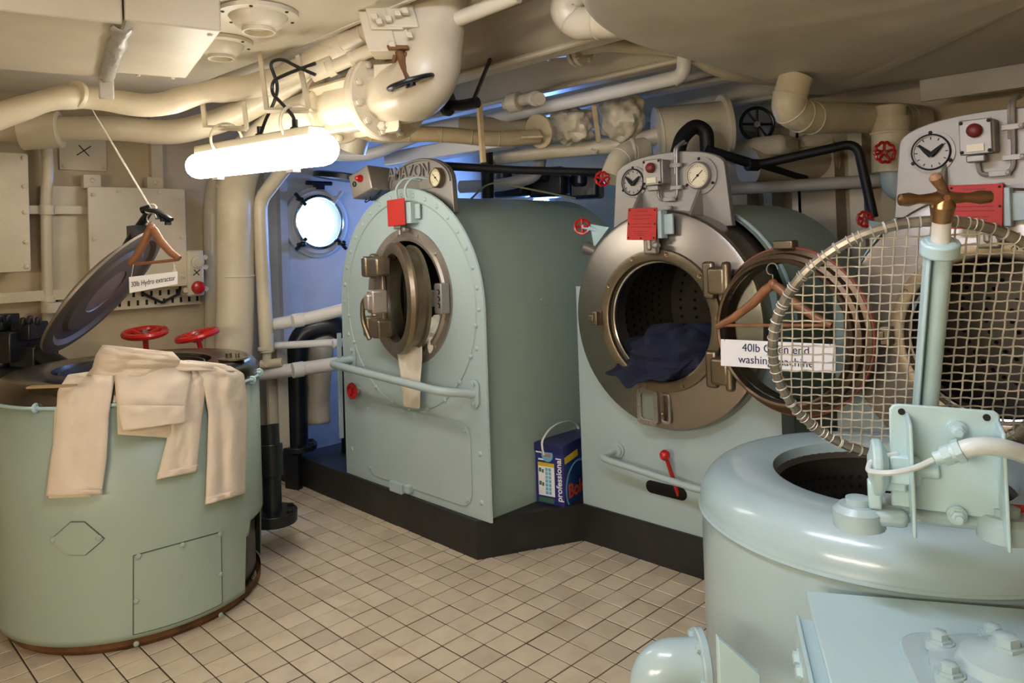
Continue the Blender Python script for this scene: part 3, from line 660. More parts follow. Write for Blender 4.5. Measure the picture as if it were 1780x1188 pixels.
part(MB().box(atZ(90, 672, EXT+.006), (.15, .03, .006), M4.Rotation(.8, 3, 'Z')), 'yellowed_strip', mat('yellowed tape', 'a08a5c', .6), EX)
# raised lid, held by a cord
lc = at(184, 506, 3.0)
la = (at(270, 392, 2.96)-at(97, 622, 3.04)).normalized(); tocam = (CAM-lc).normalized()
sd = la.cross(tocam).normalized(); fr_ = sd.cross(la).normalized()
LIDM = mat('matt worn steel', '8d8377', .5, .75, bump=.2, bscale=14, var=.12, vscale=3, dirt='5d5046', dscale=3, dfac=.5)
ln = (fr_*.27+sd*.963).normalized()
lr = (at(270, 392, 2.96)-at(97, 622, 3.04)).length/2*.88
part(MB().lathe(lc-ln*.012, ln, [(lr*.2, -.03), (lr*.7, -.03), (lr*.96, 0), (lr, .004), (lr, .014), (lr*.95, .02), (lr*.86, .02), (lr*.8, .006), (lr*.68, .006), (lr*.62, .016), (lr*.34, .016), (lr*.32, .008), (lr*.05, .008)], 64), 'lid', LIDM, EX, ang=25)
part(MB().lathe(lc-ln*.003, ln, [(lr*.33, 0), (lr*.33, .003)], 40), 'lid_window', mat('bright worn disc', 'b5aca0', .45, .8, var=.2), EX)
top = lc+la*lr; hb0 = at(228, 415, 3.03)
mb = MB(); mb.box(at(238, 403, 3.03), (.09, .05, .05)); mb.tube([lc+la*lr*.5-ln*.035, hb0, at(262, 364, 3.0)], [.016, .018, .014], 8)
mb.tube([at(252, 364, 3.0), at(272, 368, 2.98), at(298, 382, 2.96)], [.014, .02, .014], 8, flat=.6); mb.cyl(at(246, 366, 3.0), at(262, 361, 3.0), .014)
for q in ((276, 376), (284, 380), (292, 386)): mb.box(at(q[0], q[1], 2.97), (.018, .02, .025))
part(mb, 'locking_lever', BLACK, EX, label='black locking lever')
# hinge works on the left: dark casting, a bit of it in view
hm = MB()
for q, s in (((20, 600), .17), ((52, 575), .10), ((60, 620), .13), ((5, 560), .09), ((90, 640), .06)):
    hm.box(at(q[0], q[1], 3.36), (s, s*1.1, s*.8), M4.Rotation(.6, 3, 'Z'))
for q in ((0, 546), (14, 546), (40, 552), (52, 549), (66, 551), (75, 592), (84, 640)): hm.cyl(at(q[0], q[1]+14, 3.30), at(q[0], q[1], 3.30), .016, .014, 6)
hm.cyl(at(-10, 650, 3.3), at(100, 655, 3.28), .035).cyl(at(60, 610, 3.33), at(112, 640, 3.3), .04)
hp_ = at(5, 610, 3.36); hm.cyl(hp_, V((hp_.x, hp_.y, 0)), .05)
part(hm, 'hinge_casting', BLACK, EX, bev=.008, label='black hinge casting')
# support cord for the lid
cm = MB()
t0 = at(262, 363, 3.0)
cm.tube([at(160, 190, 2.95), at(205, 268, 2.97), t0], .0022, 5).tube([at(160, 190, 2.95), at(212, 276, 2.97), t0+V((.01, 0, 0))], .0018, 5).torus(t0, V((.6, -.6, .6)), .022, .004, 14, 5)
solo(cm, 'cord', CORD, 'white cord holding up the round extractor lid', 'cord')
# two red valve wheels beside the lid
stem_m = RED
def redwheel(px, py, d, label, tilt):
    c = at(px, py, d); ax = V((tilt[0], tilt[1], 1)).normalized()
    return wheel('stop_valve', c, ax, .092, .0155, RED, None, label, 'valve', spokes=4, hub=.28, group=None, stem=.62, a0=.4)
redwheel(252, 579, 3.62, 'red valve hand wheel nearer the raised lid', (.12, -.08))
redwheel(343, 583, 3.66, 'red valve hand wheel beside the thick cream column', (-.05, -.2))

# ---------------------------------------------------------------- cloth draped over the extractor
def sdf(p):
    q = p-EXC; rad = math.hypot(q.x, q.y); k = .06
    dx, dz = rad-(EXR+.004-k), q.z-(EXT-k)
    if q.z < EXT-k and dx > 0: return dx-k
    return math.hypot(max(dx, 0), max(dz, 0))+min(max(dx, dz), 0)-k
def hit(px, py, off):
    d = ray(px, py); L = d.length; d = d/L; t = 2.0
    for _ in range(60):
        s = sdf(CAM+d*t)-off; t += s*.95
        if abs(s) < 4e-4 or t > 4: break
    if t > 3.6: t = 3.5
    return CAM+d*t
def drape(rows, nu=18, nv=30, folds=3, amp=.010, seed=0, off=.012, back=True):
    """rows: (left px, left py, right px, right py, stand off) from the top of the cloth to its hem"""
    m = len(rows); P = []
    for j in range(nv+1):
        t = j/nv*(m-1); k = min(int(t), m-2); f = t-k; a, b = rows[k], rows[k+1]; r = [a[i]+(b[i]-a[i])*f for i in range(5)]
        row = []
        for i in range(nu+1):
            u = i/nu; x = r[0]+(r[2]-r[0])*u; y = r[1]+(r[3]-r[1])*u
            edge = math.sin(PI*u)**.5
            h = amp*(math.sin(folds*2*PI*u+seed+1.2*math.sin(j/nv*3+seed)))*(.35+.65*j/nv)+.013*noise.noise(V((u*4+seed, j*.22, seed)))+.004*noise.noise(V((u*11, j*.6+seed, seed*2)))
            row.append(hit(x, y, r[4]+off*edge+h*edge*.9+.002))
        P.append(row)
    return MB().grid(P)
def trousers(name, pieces, label, group):
    t = None
    for nm, rows, kw in pieces:
        mb = drape(rows, **kw)
        if t is None: b = mb.low(); t = thing(name, label, 'trousers', b, group)
        part(mb, nm, CLOTH, t, solid=.007, sub=1)
        if nm == 'leg':
            a, b_ = rows[-2], rows[-1]; f = .86; r_ = tuple(a[i]+(b_[i]-a[i])*f for i in range(4))+(b_[4]+.0055,)
            k2 = dict(kw); k2.update(nv=3, nu=18, amp=kw.get('amp', .01)); part(drape([r_, b_[:4]+(b_[4]+.0055,)], **k2), 'hem', CLOTH, t, solid=.006)
    return t
G = 'cream trousers draped on the spin extractor'
trousers('trousers', [
    ('leg', [(118, 652, 205, 640, .005), (100, 680, 198, 668, .008), (97, 740, 190, 720, .012), (88, 800, 186, 800, .014), (80, 862, 177, 860, .016)], dict(folds=1, amp=.006, seed=1)),
    ('inner_leg', [(118, 655, 150, 652, .0), (95, 715, 150, 715, .001), (92, 780, 150, 780, .002), (84, 868, 160, 864, .004)], dict(folds=1, amp=.002, seed=2, off=.003)),
    ('waist', [(178, 600, 300, 612, .11), (166, 618, 314, 626, .09), (160, 640, 310, 640, .04), (150, 652, 300, 655, .012)], dict(folds=2, amp=.015, seed=5, off=.03))],
    'cream trousers with one leg hanging far left on the drum', G)
wt = trousers('trousers', [
    ('seat', [(205, 640, 330, 628, .035), (200, 655, 334, 652, .035), (203, 690, 326, 690, .038), (205, 722, 322, 726, .042), (212, 752, 322, 734, .046)], dict(folds=1.5, amp=.006, seed=3, off=.02)),
    ('back_panel', [(198, 650, 300, 650, .012), (203, 710, 300, 710, .014), (204, 756, 300, 762, .016)], dict(folds=1, amp=.004, seed=4, off=.004)),
    ('waistband', [(206, 704, 322, 706, .066), (206, 722, 323, 722, .068), (213, 750, 323, 735, .07)], dict(nv=8, folds=1, amp=.002, seed=6, off=.012))],
    'cream trousers hanging waist down in the middle of the drum', G)
trousers('trousers', [
    ('leg', [(330, 640, 398, 636, .03), (352, 660, 424, 650, .02), (362, 720, 430, 700, .015), (360, 790, 428, 780, .015), (357, 878, 426, 858, .016)], dict(folds=1.6, amp=.010, seed=7, off=.014)),
    ('leg', [(318, 640, 360, 640, .022), (312, 680, 358, 672, .012), (296, 740, 350, 730, .010), (272, 834, 342, 820, .010)], dict(folds=1.2, amp=.005, seed=8, off=.012)),
    ('waist', [(255, 622, 332, 628, .05), (252, 632, 392, 634, .045), (262, 644, 410, 646, .03)], dict(nv=12, folds=2, amp=.012, seed=9, off=.02))],
    'cream trousers with two legs hanging at the right of the drum', G)
# ---------------------------------------------------------------- right spin extractor with the mesh lid
RC = thing('spin_extractor', 'pale aqua spin extractor with raised wire mesh lid, at the right', 'extractor', RCC)
part(MB().lathe(RCC, Z, [(RCR-.02, 0), (RCR, .02), (RCR, RCT-.10), (RCR+.004, RCT-.097), (RCR+.004, RCT-.09)]+[(RCR-.085+.088*math.sin(q), RCT-.088+.088*math.cos(q)) for q in [PI/2*(1-i/10) for i in range(11)]]+[(.285, RCT), (.272, RCT-.004), (.268, RCT-.03)], 96, False), 'casing', TEALG, RC, ang=28)
part(MB().torus(RCC+Z*(RCT-.1), Z, RCR+.002, .006, 96, 6), 'seam', TEALG, RC)
part(MB().lathe(RCC, Z, [(.272, RCT-.02), (.262, RCT-.045), (.268, RCT-.06), (.275, RCT-.38), (.02, RCT-.4)], 64, False), 'basket', DARKST, RC)
mb = MB()
for k in range(9):
    for i in range(72):
        a = 2*PI*(i+.0*(k % 2))/72; d = X*math.cos(a)+Y*math.sin(a); mb.lathe(RCC+d*.2665+Z*(RCT-.1-.026*k), -d, [(.0055, 0), (.001, .0006)], 6, False)
part(mb, 'perforations', HOLE, RC, stuff=True)
hx = V((.866, .5, 0)); hn = V((.5, -.866, 0))       # along the hinge, and out of it towards the viewer's side
LR = .285
lo = at(1597, 606, 1.53); tl = math.radians(24); lu = (Z*math.cos(tl)+hn*math.sin(tl)).normalized(); lnn = hx.cross(lu)
part(MB().torus(lo, lnn, LR, .0105, 72, 8), 'lid_rim', mat('bare steel rod', 'a79f8f', .4, .8, bump=.4, bscale=40, var=.25, vscale=18), RC)
pitch = .0208
def wires(da, db, sh):
    mb = MB(); k = int(LR/pitch)
    for i in range(-k, k+1):
        s = i*pitch+sh; h = math.sqrt(max(0, LR*LR-s*s))
        if h < .03: continue
        n_ = max(6, int(h/pitch*4)); pts = []
        for j in range(n_+1):
            t = -h+2*h*j/n_; pts.append(lo+da*s+db*t+lnn*(.0022*math.sin(t/pitch*PI)*(1 if i % 2 else -1))+da*.0018*noise.noise(V((s*60, t*9, 2))))
        mb.tube(pts, .0019, 5)
        for e_ in (-1, 1): mb.torus(lo+da*s+db*h*e_, (da*(-h*e_)+db*s), .0118, .0014, 10, 4)
    return mb
for i, (da, db) in enumerate(((hx, lu), (lu, hx))):
    part(wires(da, db, .004), 'mesh_wires', WIRE, RC, stuff=True)
# spine of the lid with its screw and tee handle
b0 = at(1597, 770, 1.50); dirn = lu
def lp(px, py, dz=-.02):  # a point on the lid plane lifted towards the viewer
    r = ray(px, py); o = lo+lnn*dz; t = (o-CAM).dot(lnn)/r.dot(lnn); return CAM+r*t
sgn = 1 if lnn.dot(CAM-lo) > 0 else -1
q0, q1 = lp(1598, 760, sgn*.02), lp(1625, 422, sgn*.02)
mm = M4((( hx.x, lnn.x, lu.x), (hx.y, lnn.y, lu.y), (hx.z, lnn.z, lu.z)))
ud = (q1-q0).normalized(); hd = ud.cross(lnn*sgn).normalized()
def bar(a, b_, w_, d_, m_=None):
    u_ = (b_-a).normalized(); s_ = u_.cross(lnn*sgn).normalized(); n_ = s_.cross(u_); R_ = M4(((s_.x, n_.x, u_.x), (s_.y, n_.y, u_.y), (s_.z, n_.z, u_.z)))
    return (a+b_)/2, (w_, d_, (b_-a).length), R_
part(MB().box(*bar(q0-lnn*sgn*.0, q1, .036, .012)).box(*bar(q0+lnn*sgn*.012-hd*.014, q1+lnn*sgn*.012-hd*.014, .008, .03)), 'spine', TEALP, RC, bev=.004)
part(MB().tube([q0+hd*.012+lnn*sgn*.012, q1+hd*.012+lnn*sgn*.012], .016, 12), 'spine_rod', TEALP, RC)
st0, st1 = q1+hd*.006+lnn*sgn*.012, lp(1640, 345, sgn*.032)
part(MB().cyl(st0-ud*.02, st0+ud*.008, .034, .034, 18).box(st0, (.05, .03, .02), bar(q0, q1, 1, 1)[2]), 'collar', TEALP, RC, bev=.004)
part(MB().cyl(st0, st1, .0165), 'screw_stem', WHITEP, RC)
tx = V((RT.x, RT.y, 0)).normalized()
tp_ = st1
tm = MB().tube([tp_-tx*.083, tp_-tx*.08, tp_-tx*.065, tp_-tx*.045, tp_-tx*.02, tp_, tp_+tx*.02, tp_+tx*.045, tp_+tx*.068, tp_+tx*.086, tp_+tx*.09], [.005, .011, .013, .0085, .011, .017, .011, .0085, .013, .011, .005], 14)
tm.cyl(tp_-ud*.045, tp_-ud*.014, .0175, .022).cyl(tp_-ud*.014, tp_+ud*.006, .022, .015).lathe(tp_+hn*.018, hn, [(.006, 0), (.006, .004)], 6)
part(tm, 'tee_handle', BRASS, RC, label='brass tee handle')
te = MB().tube([tp_+ud*.005, tp_+ud*.02-tx*.003, tp_+ud*.032-tx*.012, tp_+ud*.042-tx*.018, tp_+ud*.048-tx*.02], [.013, .009, .010, .012, .006], 10)
part(te, 'stem_tip', mat('flaking rusty tip', '8f6a4c', .7, .2, bump=.8, bscale=60, var=.3, vscale=30), RC)
# hinge bracket at the near shoulder, with switch, cable and pivots
bk = at(1640, 800, 1.31)
bx_ = V((.924, .383, 0)).normalized(); bn = V((.383, -.924, 0)); BM = M4(((bx_.x, -bn.x, 0), (bx_.y, -bn.y, 0), (0, 0, 1)))
def bp(px, py, o=0):
    r = ray(px, py); t = ((bk+bn*o)-CAM).dot(bn)/r.dot(bn); return CAM+r*t
def bpoly(pts, o): return [((bp(*q, o)-bk).dot(bx_), (bp(*q, o)-bk).z) for q in pts]
br = part(MB().prism(bpoly([(1546, 712), (1552, 704), (1562, 703), (1728, 715), (1738, 722), (1742, 760), (1738, 905), (1550, 880), (1546, 740)], 0), bk, bx_, Z, -bn*.008), 'hinge_bracket', TEALP, RC, bev=.003)
for pts in ([(1580, 722), (1584, 728), (1592, 934), (1572, 915)], ): pass
part(MB().prism([(0, .085), (.05, .075), (.055, -.12), (.0, -.085)], bp(1577, 800), bn, Z, bx_*.006), 'side_flange', TEALP, br, bev=.002)
part(MB().prism([(0, .082), (.05, .07), (.06, -.125), (.0, -.085)], bp(1733, 812), bn, Z, bx_*.006), 'side_flange', TEALP, br, bev=.002)
for q in ((1567, 716), (1715, 726)): part(MB().lathe(bp(*q), bn, [(.006, 0), (.006, .002)], 12), 'screw_hole', INKB, br)
for q in ((1662, 746), (1662, 893)):
    c = bp(*q); part(MB().cyl(c, c+bn*.012, .016).bolt(c+bn*.012, bn, .011, .014).cyl(c+bn*.02, c+bn*.034, .006), 'stud', TEALP, br)
part(MB().box(bp(1640, 895)-bn*.05-Z*.012, (.20, .09, .03), BM).box(bp(1525, 880)-bn*.0-Z*.018, (.10, .04, .03), BM), 'bracket_foot', TEALG, RC, bev=.012)
for px, py in ((1492, 872), (1748, 890)):
    c = bp(px, py, -.01); part(MB().lathe(c-Z*.015, Z, [(.045, -.03), (.045, .0), (.035, .01), (.022, .01), (.022, .022), (.012, .024)], 20), 'foot_boss', TEALG, RC)
c = bp(1523, 812, .0)
part(MB().lathe(c+bx_*.02, -bx_, [(.028, 0), (.05, .012), (.05, .026), (.03, .03), (.02, .034)], 28).cyl(c+bx_*.02, c+bx_*.1, .014).box(c+bx_*.045, (.05, .03, .05), BM), 'pivot_disc', TEALP, RC, bev=.003)
part(MB().box(bp(1520, 858)-bn*.0, (.022, .03, .05), BM).box(bp(1548, 838), (.05, .02, .03), BM), 'pivot_lug', TEALP, RC, bev=.004)
cb = [bp(1512, 806, .03), bp(1508, 820, .05), bp(1545, 824, .07), bp(1590, 815, .06), bp(1622, 800, .05)]
part(MB().tube(bend(cb, .03), .0052, 8).tube(bend([bp(1512, 806, .03), bp(1530, 795, .02), bp(1560, 790, .0)], .02), .0052, 8), 'thin_cable', PALEA, RC)
g0, g1 = bp(1625, 798, .05), bp(1672, 783, .055)
part(MB().cyl(g0, g0+(g1-g0)*.35, .012).lathe(g0+(g1-g0)*.3, g1-g0, [(.018, 0), (.018, .014)], 6).cyl(g0+(g1-g0)*.55, g1, .016).lathe(g0+(g1-g0)*.75, g1-g0, [(.021, 0), (.021, .012)], 6), 'cable_gland', TEALP, RC, bev=.001)
part(MB().tube(bend([g1-(g1-g0)*.2, bp(1700, 774, .06), bp(1740, 778, .055), bp(1800, 796, .02), bp(1900, 850, -.1)], .06), .0155, 12), 'cable_sheath', PALEA, RC, label='whitish cable sheath')
part(MB().box(bp(1765, 884, -.03), (.05, .006, .012), BM), 'red_strip', RED, RC, label='short red strip')
# lower left outlet elbow, gusset plates
e0 = at(1222, 1155, 1.50)
ev = V((RT.x, RT.y, 0)).normalized()
part(MB().tube(bend([e0, e0-ev*.10, e0-ev*.10-Z*.22], .09, 10), .05, 20), 'outlet_elbow', TEALG, RC)
part(MB().cyl(e0-ev*.012, e0+ev*.005, .068, .068, 28).torus(e0-ev*.10-Z*.1, Z, .053, .008, 28, 8), 'elbow_flange', TEALG, RC, bev=.003)
for k in range(5):
    a = 2*PI*k/5+.5; part(MB().bolt(e0-ev*.012+(Z*math.cos(a)-fwd*math.sin(a))*.055, -ev, .009), 'bolt', TEALG, RC)
part(MB().prism([(0, 0), (.075, 0), (.075, .03), (.0, .10)], at(1252, 1205, 1.37), ev, Z, fwd*.02), 'gusset', TEALP, RC, bev=.002)
# ---------------------------------------------------------------- motor cover in the foreground
pc = V((1.64, -.068, .652)); pa, pb_ = V((.866, .5, 0)), V((.5, -.866, 0))
PM = M4(((pa.x, -pb_.x, 0), (pa.y, -pb_.y, 0), (0, 0, 1)))
MC = thing('motor_cover', 'pale aqua box cover with bolted domed cap in the foreground', 'motor cover', (pc+pa*.25+pb_*.25-Z*.65))
part(MB().box(pc+pa*.25+pb_*.25-Z*.006, (.5, .5, .012), PM), 'top_plate', TEALP, MC, bev=.003)
part(MB().box(pc+pa*.25+pb_*.25-Z*.33, (.46, .46, .64), PM), 'box_side', TEALG, MC, bev=.004)
part(MB().box(pc-pa*.022+pb_*.30-Z*.07, (.008, .5, .09), PM).box(pc-pa*.006+pb_*.30-Z*.035, (.04, .5, .006), PM), 'side_lip', TEALP, MC, bev=.002)
for k in range(2): part(MB().bolt(pc-pa*.026+pb_*(.10+.045*k)-Z*.08, -pa, .012), 'bolt', TEALP, MC)
cc = atZ(1752, 1190, .652)
part(MB().prism(rrect(.27, .24, .06, 6), cc, pa, -pb_, Z*.01), 'gasket_plate', TEALG, MC, bev=.004)
part(MB().lathe(cc+Z*.01, Z, [(.105, 0), (.105, .012), (.09, .016), (.07, .016), (.062, .03), (.03, .042), (.022, .046)], 36), 'domed_cap', TEALG, MC)
for k in range(6):
    a = 2*PI*k/6+.4; part(MB().lathe(cc+Z*.02+(pa*math.cos(a)-pb_*math.sin(a))*.096, Z, [(.022, -.005), (.022, .008)], 14).bolt(cc+Z*.028+(pa*math.cos(a)-pb_*math.sin(a))*.096, Z, .013, .016), 'cap_bolt', TEALG, MC)
part(MB().bolt(cc+Z*.056, Z, .018, .02), 'filler_plug', TEALG, MC)
# ---------------------------------------------------------------- hangers and their cards
def hanger(label, hook, neck, lt, rt, bl, brr, n):
    t = thing('coat_hanger', label, 'hanger', neck, 'wooden coat hangers carrying cards')
    n = V(n); L_, R_ = V(lt), V(rt); K_ = V(neck)
    def arm(tip):
        d = tip-K_; return [K_, K_+d*.12+Z*.0, K_+d*.35+Z*(-.012), K_+d*.7-Z*.012, K_+d]
    mb = MB().tube(arm(L_), [.013, .0155, .015, .0135, .011], 10).tube(arm(R_), [.013, .0155, .015, .0135, .011], 10).ball(K_, .0165)
    part(mb, 'shoulder', WOOD, t)
    part(MB().cyl(bl, brr, .0055), 'trouser_bar', WOOD, t)
    h = V(hook); r = .019; s = (R_-L_).normalized()
    part(MB().tube([K_-Z*.005, K_+(h-K_)*.45]+[h-Z*r+s*r*math.sin(q)*1.0+Z*r*math.cos(q)*1.0 for q in [-2.6+i*4.2/12 for i in range(13)]], .0024, 6), 'hook', STEEL2, t)
    return t
def card(label, corners, lines, size, n, holes, xs=1):
    a, b, c, d = [V(p) for p in corners]; n = V(n).normalized()   # tl tr br bl
    t = thing('card_sign', label, 'sign', (c+d)/2, 'printed cards hung from coat hangers')
    vs = [a, b, c, d]; part(MB().add(vs+[p-n*.003 for p in vs], [(0, 1, 2, 3), (7, 6, 5, 4), (0, 4, 5, 1), (1, 5, 6, 2), (2, 6, 7, 3), (3, 7, 4, 0)]), 'card', WHITE, t)
    ux = ((b-a)+(c-d)).normalized(); uy = (a-d).normalized(); m = (a+b+c+d)/4
    for k, s in enumerate(lines): text(s, 'lettering', size, m+n*.0012+uy*((len(lines)-1)/2-k)*size*1.05-ux*.0, ux, uy, INK if len(lines) > 1 else INKB, t, .0003, xs=xs)
    mb = MB()
    for p, q in holes: mb.tube([p, q], .0012, 5)
    part(mb, 'thread', CORD if len(lines) == 1 else INKB, t)
    return t
yh = .805
hq = lambda px, py, y=yh: atY(px, py, y)
dtop = dO+Z*.30-dn*.0
hanger('wooden coat hanger on the open door of the middle washer', hq(1342, 458), hq(1344, 494), hq(1247, 568), hq(1446, 566), hq(1252, 566), hq(1443, 566), NY)
yc = .80
CA = [hq(1253, 590, yc), hq(1452, 599, yc), hq(1452, 649, yc), hq(1253, 636, yc)]
card('white card lettered open end washing machine', CA, ['40lb Open end', 'washing machine'], .0375, NY, [(hq(1260, 593, yc), hq(1258, 568, yh)), (hq(1443, 601, yc), hq(1439, 568, yh))])
dh = 2.70
hl = lambda px, py, d=dh: at(px, py, d)
hanger('wooden coat hanger on the black lever of the extractor lid', hl(263, 371), hl(263, 396), hl(226, 458, 2.72), hl(312, 450, 2.68), hl(230, 460, 2.72), hl(309, 452, 2.68), -fwd)
card('white card lettered hydro extractor', [hl(224, 482), hl(308, 472), hl(308, 494), hl(225, 510)], ['30lb Hydro extractor'], .0265, -fwd, [(hl(228, 484), hl(232, 460)), (hl(306, 473), hl(300, 453)), (hl(300, 474), hl(308, 453))], .70)
bpy.data.objects['card_sign.001']

# ---------------------------------------------------------------- detergent carton between two washers
dr = math.radians(11); ba = V((math.cos(dr), math.sin(dr), 0)); bb = V((-math.sin(dr), math.cos(dr), 0))
bc0 = V((.066, 1.005, .163)); bh = .272; bw, bl_ = .148, .30      # the near corner
DT = thing('detergent_carton', 'violet blue detergent carton with white carry handle between two washers', 'detergent box', bc0-ba*bw/2+bb*bl_/2)
BR = M4(((ba.x, bb.x, 0), (ba.y, bb.y, 0), (0, 0, 1)))
def bq(u, z, o=0): return bc0-ba*(bw-u)-bb*o+Z*z      # on the narrow face, u from its left
def bs(u, z, o=0): return bc0+bb*u+ba*o+Z*z           # on the long face
part(MB().box(bc0-ba*bw/2+bb*bl_/2+Z*bh/2, (bw, bl_, bh), BR), 'carton', BOXB, DT, bev=.002)
part(MB().box(bs(.155, .115, .0008), (.0012, .28, .22), BR), 'picture_panel', BOXD, DT)
part(MB().box(bc0-ba*bw/2+bb*(bl_/2-.002)+Z*(bh-.018), (bw+.003, bl_+.006, .038), BR), 'lid', mat('blue carton lid', '26295f', .35), DT, bev=.002)
text('professional', 'lettering', .040, bq(bw-.023, .118, .001), Z, -ba, WHITE, DT, .0004, bold=.0008)
text('Bold', 'lettering', .088, bs(.115, .055, .0022), bb, Z, ORG, DT, .0005, bold=.002)
part(MB().lathe(bs(.13, .065, .0014), ba, [(.118, 0), (.118, .0003)], 40), 'picture_disc', CYAN, DT)
part(MB().lathe(bs(.13, .065, .0017), ba, [(.108, 0), (.108, .0004)], 40), 'picture_centre', BOXD, DT)
part(MB().box(bs(.07, .208, .0016), (.001, .12, .03), BR @ M4.Rotation(.1, 3, 'X')), 'yellow_flash', YEL, DT)
part(MB().lathe(bq(.066, .222, .002), -bb, [(.03, 0), (.03, .0006)], 28), 'round_badge', CYAN, DT)
text('Bold', 'lettering', .02, bq(.066, .222, .0032), ba, Z, ORG, DT, .0004, bold=.0006)
part(MB().box(bq(.058, .105, .001), (.085, .001, .135), BR), 'dosage_table', WHITE, DT)
part(MB().box(bq(.058, .178, .0014), (.086, .001, .017), BR), 'table_header', YEL, DT)
mb = MB()
for r in range(7):
    mb.box(bq(.060, .157-r*.0175, .0017), (.014, .001, .0145), BR)
for r in range(7): mb.box(bq(.077, .157-r*.0175, .0017), (.013, .001, .0145), BR)
part(mb, 'table_cells', CYAN, DT)
mb = MB()
for z in (.152, .092): mb.box(bq(.026, z, .0017), (.012, .001, .018), BR).box(bq(.040, z-.004, .0017), (.010, .001, .016), BR)
mb.box(bq(.055, .018, .0012), (.08, .001, .022), BR)
part(mb, 'table_icons', GRN, DT)
part(MB().box(bq(.045, .2, .001), (.055, .001, .007), BR).box(bq(.022, .232, .003), (.03, .001, .006), BR), 'white_bars', WHITE, DT)
hd_ = [bq(.052, .222, .006), bq(.048, .25, .012), bq(.046, .285, .012)+bb*.0, bq(.05, .325, -.04), bq(.06, .342, -.12), bq(.06, .325, -.24), bq(.06, .285, -.305), bq(.06, .23, -.304)]
part(MB().tube(bend(hd_, .05), .0062, 8, False, .45), 'carry_handle', PLAS, DT)

# ---------------------------------------------------------------- laundry in the drums
def lump(cn, rad, seed, fold=.25, n=36, m=20, ax=Z, k=9):
    cn = V(cn); P = []
    for j in range(m+1):
        row = []
        for i in range(n):
            a, b = 2*PI*i/n, PI*j/m; d = V((math.sin(b)*math.cos(a), math.sin(b)*math.sin(a), math.cos(b)))
            f = 1+fold*(abs(noise.noise(d*2.1+V((seed, 0, 0))))*2-.5)+fold*.45*noise.noise(d*k*.6+V((0, seed, 0)))
            row.append(cn+V((d.x*rad[0]*f, d.y*rad[1]*f, d.z*rad[2]*f)))
        P.append(row+[row[0]])
    return MB().grid(P)
mb = lump(L2(.02, .10, .86), (.20, .24, .13), 3, .35)
nv = thing('overalls', 'dark navy overalls spilling out of the middle washer drum', 'clothes', L2(.02, -.05, .78))
part(mb, 'bundle', NAVY, nv, sub=1)
P = []
for j in range(16):
    t = j/15; row = []
    for i in range(19):
        u = i/18; x = -.17+.31*u+.02*math.sin(9*t+u*3)-.03*t*(1-u); sag = (.055+.05*math.sin(PI*u))*t
        y = .16-.34*t-.0*t; z = .875+.05*math.sin(PI*min(1, t*1.3))-.105*t**1.8*(.55+.45*math.sin(PI*min(1, u*1.15)))+.018*math.sin(u*15+t*5)*(1-.4*t)+.02*noise.noise(V((u*6, t*5, 1)))
        z = max(z, .80 if y > -.10 else 0); row.append(L2(x, y, z))
    P.append(row)
part(MB().grid(P), 'sleeve', NAVY, nv, solid=.012, sub=1)
tw = thing('towel', 'white cotton towel hanging below the half open washer door', 'towel', (-.60, .60, .55))
P = []
tops = [(687, 600, .60), (692, 625, .585), (697, 660, .595), (701, 708, .62)]; tope = [(734, 598, .60), (734, 625, .585), (731, 660, .595), (730, 712, .62)]
for j in range(13):
    t = j/12*3; k = min(int(t), 2); f = t-k; row = []
    l = [tops[k][i]*(1-f)+tops[k+1][i]*f for i in range(3)]; r = [tope[k][i]*(1-f)+tope[k+1][i]*f for i in range(3)]
    for i in range(9):
        u = i/8; row.append(atY(l[0]+(r[0]-l[0])*u, l[1]+(r[1]-l[1])*u, l[2]-.012*math.sin(u*5+j*.2)))
    P.append(row)
P.insert(0, [p+V((0, .05, .02)) for p in P[0]]); P.insert(0, [p+V((0, .1, -.0)) for p in P[0]])
part(MB().grid(P), 'hanging_end', CLOTHW, tw, solid=.006, sub=1)
part(lump((-.44, .77, .93), (.15, .13, .10), 8, .4), 'bundle', CLOTHW, tw, sub=1)

# ---------------------------------------------------------------- left wall: boxes, switch, tray, small pipes
def wbox(name, label, cat, pts, x, dep, m, bolts, lugs=()):
    """cover facing +X given by two opposite photo corners on the plane x"""
    a, b = atX(*pts[0], x), atX(*pts[1], x); c = (a+b)/2; wd, hg = abs(b.y-a.y), abs(a.z-b.z)
    t = thing(name, label, cat, (x-dep, c.y, min(a.z, b.z)))
    part(MB().prism(rrect(wd, hg, .012, 3), (x, c.y, c.z), Y, Z, (-.014, 0, 0)), 'cover', m, t, bev=.003)
    part(MB().box((x-.014-dep/2+.001, c.y, c.z), (dep, wd-.04, hg-.04)), 'housing', m, t, bev=.006)
    for u, v in bolts: part(MB().bolt((x, c.y+(u-.5)*wd, c.z+(v-.5)*hg), X, .0105, .010), 'bolt', m, t)
    return t, c, wd, hg
XB = x0+.17
t, c, wd, hg = wbox('junction_box', 'cream junction box with bolted cover behind the raised lid', 'junction box', ((152, 324), (326, 497)), XB, .15, CREAM, ((.05, .92), (.3, .96), (.72, .96), (.95, .9), (.95, .5), (.95, .1), (.05, .5), (.05, .1)))
for u in (-.42, .22): part(MB().box((XB-.08, c.y+u*wd, c.z+hg/2+.03), (.05, .08, .07)).bolt((XB-.055, c.y+u*wd, c.z+hg/2+.035), X, .011), 'mounting_lug', CREAM, t, bev=.004)
part(MB().box((x0+.03, c.y-wd/2-.02, c.z-.02), (.05, .3, hg+.06)), 'back_board', CREAM, t, bev=.004)
t2, c2, wd2, hg2 = wbox('junction_box', 'large pale junction box cut off by the left edge', 'junction box', ((-120, 258), (54, 472)), XB+.02, .15, CREAM, ((.95, .96), (.95, .72), (.95, .5), (.95, .25), (.95, .04)))
